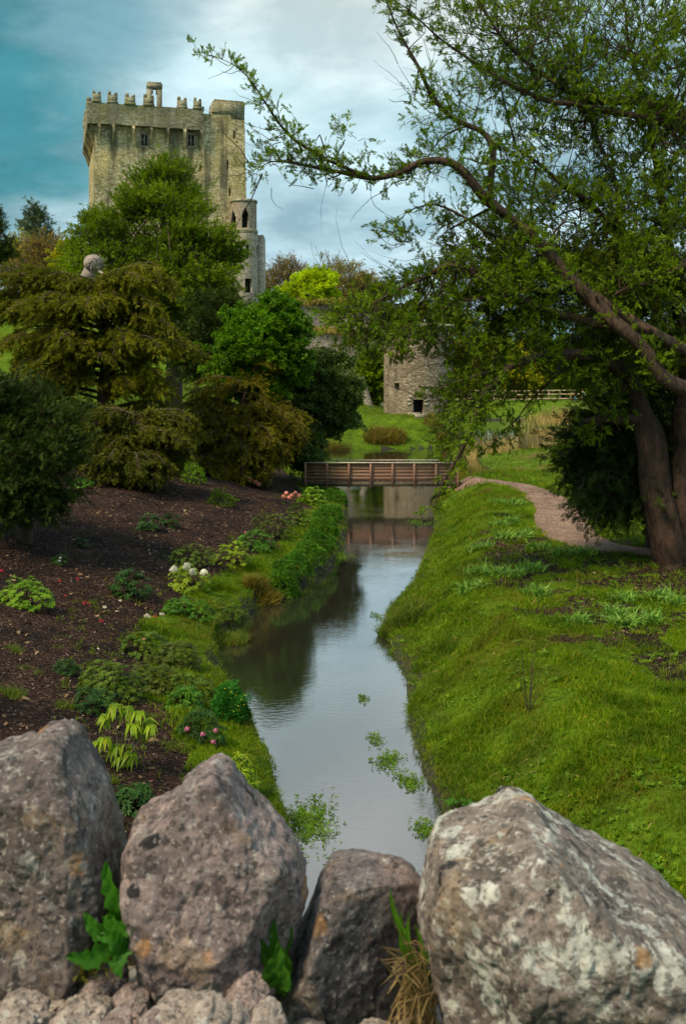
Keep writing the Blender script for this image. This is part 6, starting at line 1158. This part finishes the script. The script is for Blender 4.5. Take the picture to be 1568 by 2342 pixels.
def patchy(m_):                      # old straw coloured and rank dark patches
    t = m_.node_tree; b = t.nodes['Principled BSDF']; src_ = b.inputs['Base Color'].links[0].from_socket; tcn = nn(t, 'ShaderNodeTexCoord')
    k1 = ramp(t, noise_n(t, .55, 6, .65, tcn.outputs['Object'], .4).outputs[0], [(.52, (0, 0, 0)), (.64, (.75, .75, .75))]); k2 = ramp(t, noise_n(t, 1.1, 5, .6, tcn.outputs['Object'], .8).outputs[0], [(.30, (.65, .65, .65)), (.44, (0, 0, 0))])
    c_ = mixn(t, k1, src_, (.17, .135, .015)); c_ = mixn(t, k2, c_, (.022, .075, .004)); t.links.new(c_, b.inputs['Base Color'])
patchy(LM_g1)
tag(gm.build('grass', LM_g1), kind='stuff')
# clover and small broad leaves in the turf, straw litter
cm = MB(); n_ = 5000; y = 8 + 26 * rng.random(n_) ** 1.3; x = rng.uniform(1, y * .36, n_); nz = noise2(x, y, .8, 71, 3); ok = (nz > .56) & (sdf(WATER, x, y) > .1) & in_view(x, y) & (path_d(x, y) > .1); x, y = x[ok], y[ok]
scatter(cm, tmpl_rosette(6, 5, 1., .55, .5, .3), np.stack([x, y, height(x, y) + .03], 1), upframes(rng.uniform(0, 6, len(x)), .3), rng.uniform(.025, .055, len(x)) * np.where(rng.random(len(x)) < .12, 2.2, 1)); tag(cm.build('clover', leaf_mat('clover', [(.06, .13, .005), (.10, .19, .007), (.15, .22, .010)], .5, .3, 3.)), kind='stuff')
st_ = MB(); n_ = 9000; y = 8 + 28 * rng.random(n_) ** 1.2; x = rng.uniform(-4, y * .36, n_); nz = noise2(x, y, .7, 81, 3); d = sdf(WATER, x, y); ok = ((nz > .62) | (rng.random(n_) < .04)) & (d > .05) & in_view(x, y) & (path_d(x, y) > .1) & (x > xcen(y)); x, y = x[ok], y[ok]
aa = rng.uniform(0, 6, len(x)); scatter(st_, (np.array([(0, -.03, 0), (0, .03, 0), (.5, .025, .12), (.5, -.025, .12), (1, 0, .05)]), np.array([(0, 1, 2, 3)]), np.array([(3, 2, 4)])), np.stack([x, y, height(x, y) + .04], 1), upframes(aa, .25), rng.uniform(.08, .24, len(x))); tag(st_.build('straw', leaf_mat('straw_litter', [(.14, .07, .025), (.28, .17, .07), (.36, .25, .12)], .8, .2, 3.)), kind='stuff')
ch = MB()
for y0, y1, n_, s_ in ((8, 14, 26000, .045), (14, 24, 30000, .055), (24, 42, 24000, .075)):
    x, y = rnd_area(-16, 12, y0, y1, n_); ok = in_view(x, y) & (rng.random(n_) < mulchy(x, y)); x, y = x[ok], y[ok]; n2 = len(x)
    for k in range(2): mk = (np.arange(n2) % 2) == k; scatter(ch, tmpl_chip(k), np.stack([x, y, height(x, y) + .004], 1)[mk], upframes(rng.uniform(0, 6.28, mk.sum()), .45), (s_ * rng.uniform(.35, 1.2, n2))[mk])
tag(ch.build('bark_chips', leaf_mat('bark_chips', [(.010, .006, .005), (.022, .013, .010), (.045, .027, .021), (.075, .048, .038), (.20, .14, .11)], .9, 0, 2.)), kind='stuff')
lt = MB(); n_ = 7000; y = 8 + 32 * rng.random(n_) ** 1.2; x = rng.uniform(-15, 11, n_); nz = noise2(x, y, 1.4, 95, 4); ok = in_view(x, y) & (mulchy(x, y) > .5) & (nz > .52); x, y = x[ok], y[ok]
scatter(lt, tmpl_chip(3), np.stack([x, y, height(x, y) + .01], 1), upframes(rng.uniform(0, 6.28, len(x)), .5), rng.uniform(.03, .13, len(x)) * [1.] ); n2 = len(x) // 5
aa = rng.uniform(0, 6, n2); scatter(lt, (np.array([(0, -.012, 0), (0, .012, 0), (.5, .012, .06), (.5, -.012, .06), (1, 0, .02)]), np.array([(0, 1, 2, 3)]), np.array([(3, 2, 4)])), np.stack([x[:n2], y[:n2], height(x[:n2], y[:n2]) + .03], 1), upframes(aa, .2), rng.uniform(.15, .5, n2))
tag(lt.build('leaf_litter', leaf_mat('leaf_litter', [(.03, .018, .012), (.10, .055, .03), (.20, .12, .07), (.30, .21, .14)], .9, .1, 2.)), kind='stuff')
# overhanging fringe along both water edges
fr = MB(); e_ = []
for i in range(len(WATER)):
    a, b = WATER[i], WATER[(i + 1) % len(WATER)]
    if a[1] > 70 or b[1] > 70 or a[1] < 6 and b[1] < 6: continue
    L_ = np.linalg.norm(b - a); k = int(L_ * 42); t = rng.random(k)[:, None]; nrm = np.array([b[1] - a[1], -(b[0] - a[0])]) / L_; e_.append(np.hstack([a + (b - a) * t + nrm * rng.uniform(-.05, .55, (k, 1)), np.tile(nrm, (k, 1))]))
e_ = np.vstack(e_); mid_ = np.array([xcen(e_[:, 1]), e_[:, 1]]).T; s_ = np.sign(mid_[:, 0] - e_[:, 0]); z = height(e_[:, 0], e_[:, 1]); ok = (z > -.15) & (rng.random(len(z)) < .3 + noise2(e_[:, 0], e_[:, 1], 1.3, 33, 3)); e_, s_, z = e_[ok], s_[ok], np.maximum(z[ok], .05)
P = np.stack([e_[:, 0], e_[:, 1], z], 1); zdir = np.stack([s_ * rng.uniform(.2, 1.1, len(P)), rng.normal(size=len(P)) * .35, np.full(len(P), .75)], 1); zdir /= np.linalg.norm(zdir, axis=1, keepdims=True); fx = frames(zdir); M = np.stack([fx[:, :, 1], fx[:, :, 2], fx[:, :, 0]], -1)
for k in (1, 2): mk = (np.arange(len(P)) % 2) == k - 1; scatter(fr, tmpl_grass(6, k, .3, .06, .9, .5), P[mk], M[mk], rng.uniform(.08, .19, mk.sum()))
tag(fr.build('bank_grass', LM_tus), kind='stuff')

# ------------------------------------------------------------ the carved figure above the bronze conifer, two far visitors
M_pol = flat_mat('bleached_wood', (.30, .23, .19), .8, .25, 5)
def skin_fig(name, label, cat, verts, edges, radii, m_, root_i=0, parent=None, sub=2):
    me = bpy.data.meshes.new(name); me.from_pydata([tuple(v) for v in verts], edges, []); o = bpy.data.objects.new(name, me); sc.collection.objects.link(o)
    md = o.modifiers.new('skin', 'SKIN'); md.use_smooth_shade = True
    for i, r in enumerate(radii): me.skin_vertices[0].data[i].radius = (r, r); me.skin_vertices[0].data[i].use_root = (i == root_i)
    s_ = o.modifiers.new('sub', 'SUBSURF'); s_.levels = sub; s_.render_levels = sub; me.materials.append(m_)
    return tag(o, label, cat)
D = 47; b_ = P3(212, 690, D)
fg = thing('carved_figure', 'pale bleached wooden figure with round bowed head and outstretched arm, above the bronze conifer', 'sculpture', (b_[0], b_[1], H1(b_[0], b_[1])))
V = [P3(*q) for q in ((243, 900, D), (238, 760, D), (216, 690, D), (213, 645, D), (205, 622, D), (206, 604, D), (210, 590, D), (190, 634, D), (186, 650, D), (222, 618, D - .2), (236, 626, D - .5), (250, 633, D - .8))]
V[0][2] = H1(V[0][0], V[0][1]) - .1
o = skin_fig('body', None, None, V, [(0, 1), (1, 2), (2, 3), (3, 4), (4, 5), (5, 6), (4, 7), (7, 8), (4, 9), (9, 10), (10, 11)], [.12, .12, .12, .15, .24, .16, .18, .16, .12, .08, .06, .035], M_pol, 3); o.parent = fg; o.location = -fg.location
hm = MB(); prof = np.linspace(0, math.pi, 16); c_ = P3(213, 600, D - .1); hm.lathe(c_[0], c_[1], [(max(.003, .41 * math.sin(a) ** .8), c_[2] + .36 * math.cos(a) - .02) for a in prof], 24); hv = hm.build('head', M_pol, fg, True)
hm = MB(); n_ = 60; u = rng.normal(size=(n_, 3)); u /= np.linalg.norm(u, axis=1, keepdims=True); u = u[(u[:, 0] > -.1)]; p1_, _ = twigs(c_ + u * [.40, .40, .35], np.cross(u, [0, 1, .2]) + [0, 0, -.4], np.full(len(u), .35), 5, .2); twig_mesh(hm, p1_, np.full(len(u), .035), 4); hm.build('hair', flat_mat('grey_wood', (.22, .18, .15), .9, .3), fg)
def visitor(label, x, ybase, D, hgt, top, legs, seed):
    b_ = P3(x, ybase, D); b_[2] = H1(b_[0], b_[1]); root = thing('person', label, 'person', tuple(b_)); s_ = hgt / 1.7
    v = [(0, 0, .95), (0, 0, 1.2), (0, 0, 1.42), (0, 0, 1.52), (0, -.02, 1.63), (.1, 0, .9), (.11, 0, .5), (.12, -.02, .06), (-.1, 0, .9), (-.11, .04, .5), (-.12, 0, .06), (.2, 0, 1.38), (.26, -.02, 1.1), (.24, -.12, .88), (-.2, 0, 1.38), (-.26, -.02, 1.1), (-.24, -.1, .88), (.12, -.14, .03), (-.12, -.12, .03)]
    ed = [(0, 1), (1, 2), (2, 3), (3, 4), (0, 5), (5, 6), (6, 7), (0, 8), (8, 9), (9, 10), (2, 11), (11, 12), (12, 13), (2, 14), (14, 15), (15, 16), (7, 17), (10, 18)]
    rd_ = [.15, .14, .13, .06, .10, .10, .07, .05, .10, .07, .05, .07, .05, .035, .07, .05, .035, .04, .04]
    bd = skin_fig('body', None, None, [np.array(q) * s_ + b_ for q in v], ed, [r * s_ for r in rd_], flat_mat('skin', (.45, .28, .2), .6, .05), 0, sub=1); bd.parent = root; bd.location = -root.location
    for nm, (z0, z1, r0, r1), m2 in (('jacket', (.88, 1.47, .22, .24), top), ('trousers', (.08, .92, .13, .19), legs)):
        q = MB(); q.lathe(b_[0], b_[1], [(.02, b_[2] + z0 * s_), (r0 * s_, b_[2] + z0 * s_), ((r0 + r1) / 2 * s_, b_[2] + (z0 + z1) / 2 * s_), (r1 * s_, b_[2] + (z1 - .12) * s_), (.08 * s_, b_[2] + z1 * s_)], 14); q.build(nm, m2, root, True)
    q = MB(); q.lathe(b_[0], b_[1] + .02, [(.11 * s_, b_[2] + 1.64 * s_), (.12 * s_, b_[2] + 1.70 * s_), (.06 * s_, b_[2] + 1.77 * s_), (.005, b_[2] + 1.78 * s_)], 12); q.build('hair', flat_mat('hair', (.05, .03, .02), .6, .1), root, True)
visitor('person in a red top and blue trousers standing by the far fence', 1315, 918, 150, 1.5, flat_mat('red_cloth', (.45, .05, .05), .8, .1), flat_mat('blue_cloth', (.04, .14, .30), .8, .1), 1)
visitor('person in a green jacket standing right of the one in red by the far fence', 1333, 918, 150, 1.6, flat_mat('green_cloth', (.03, .20, .12), .8, .1), flat_mat('dark_cloth', (.03, .03, .04), .8, .1), 2)
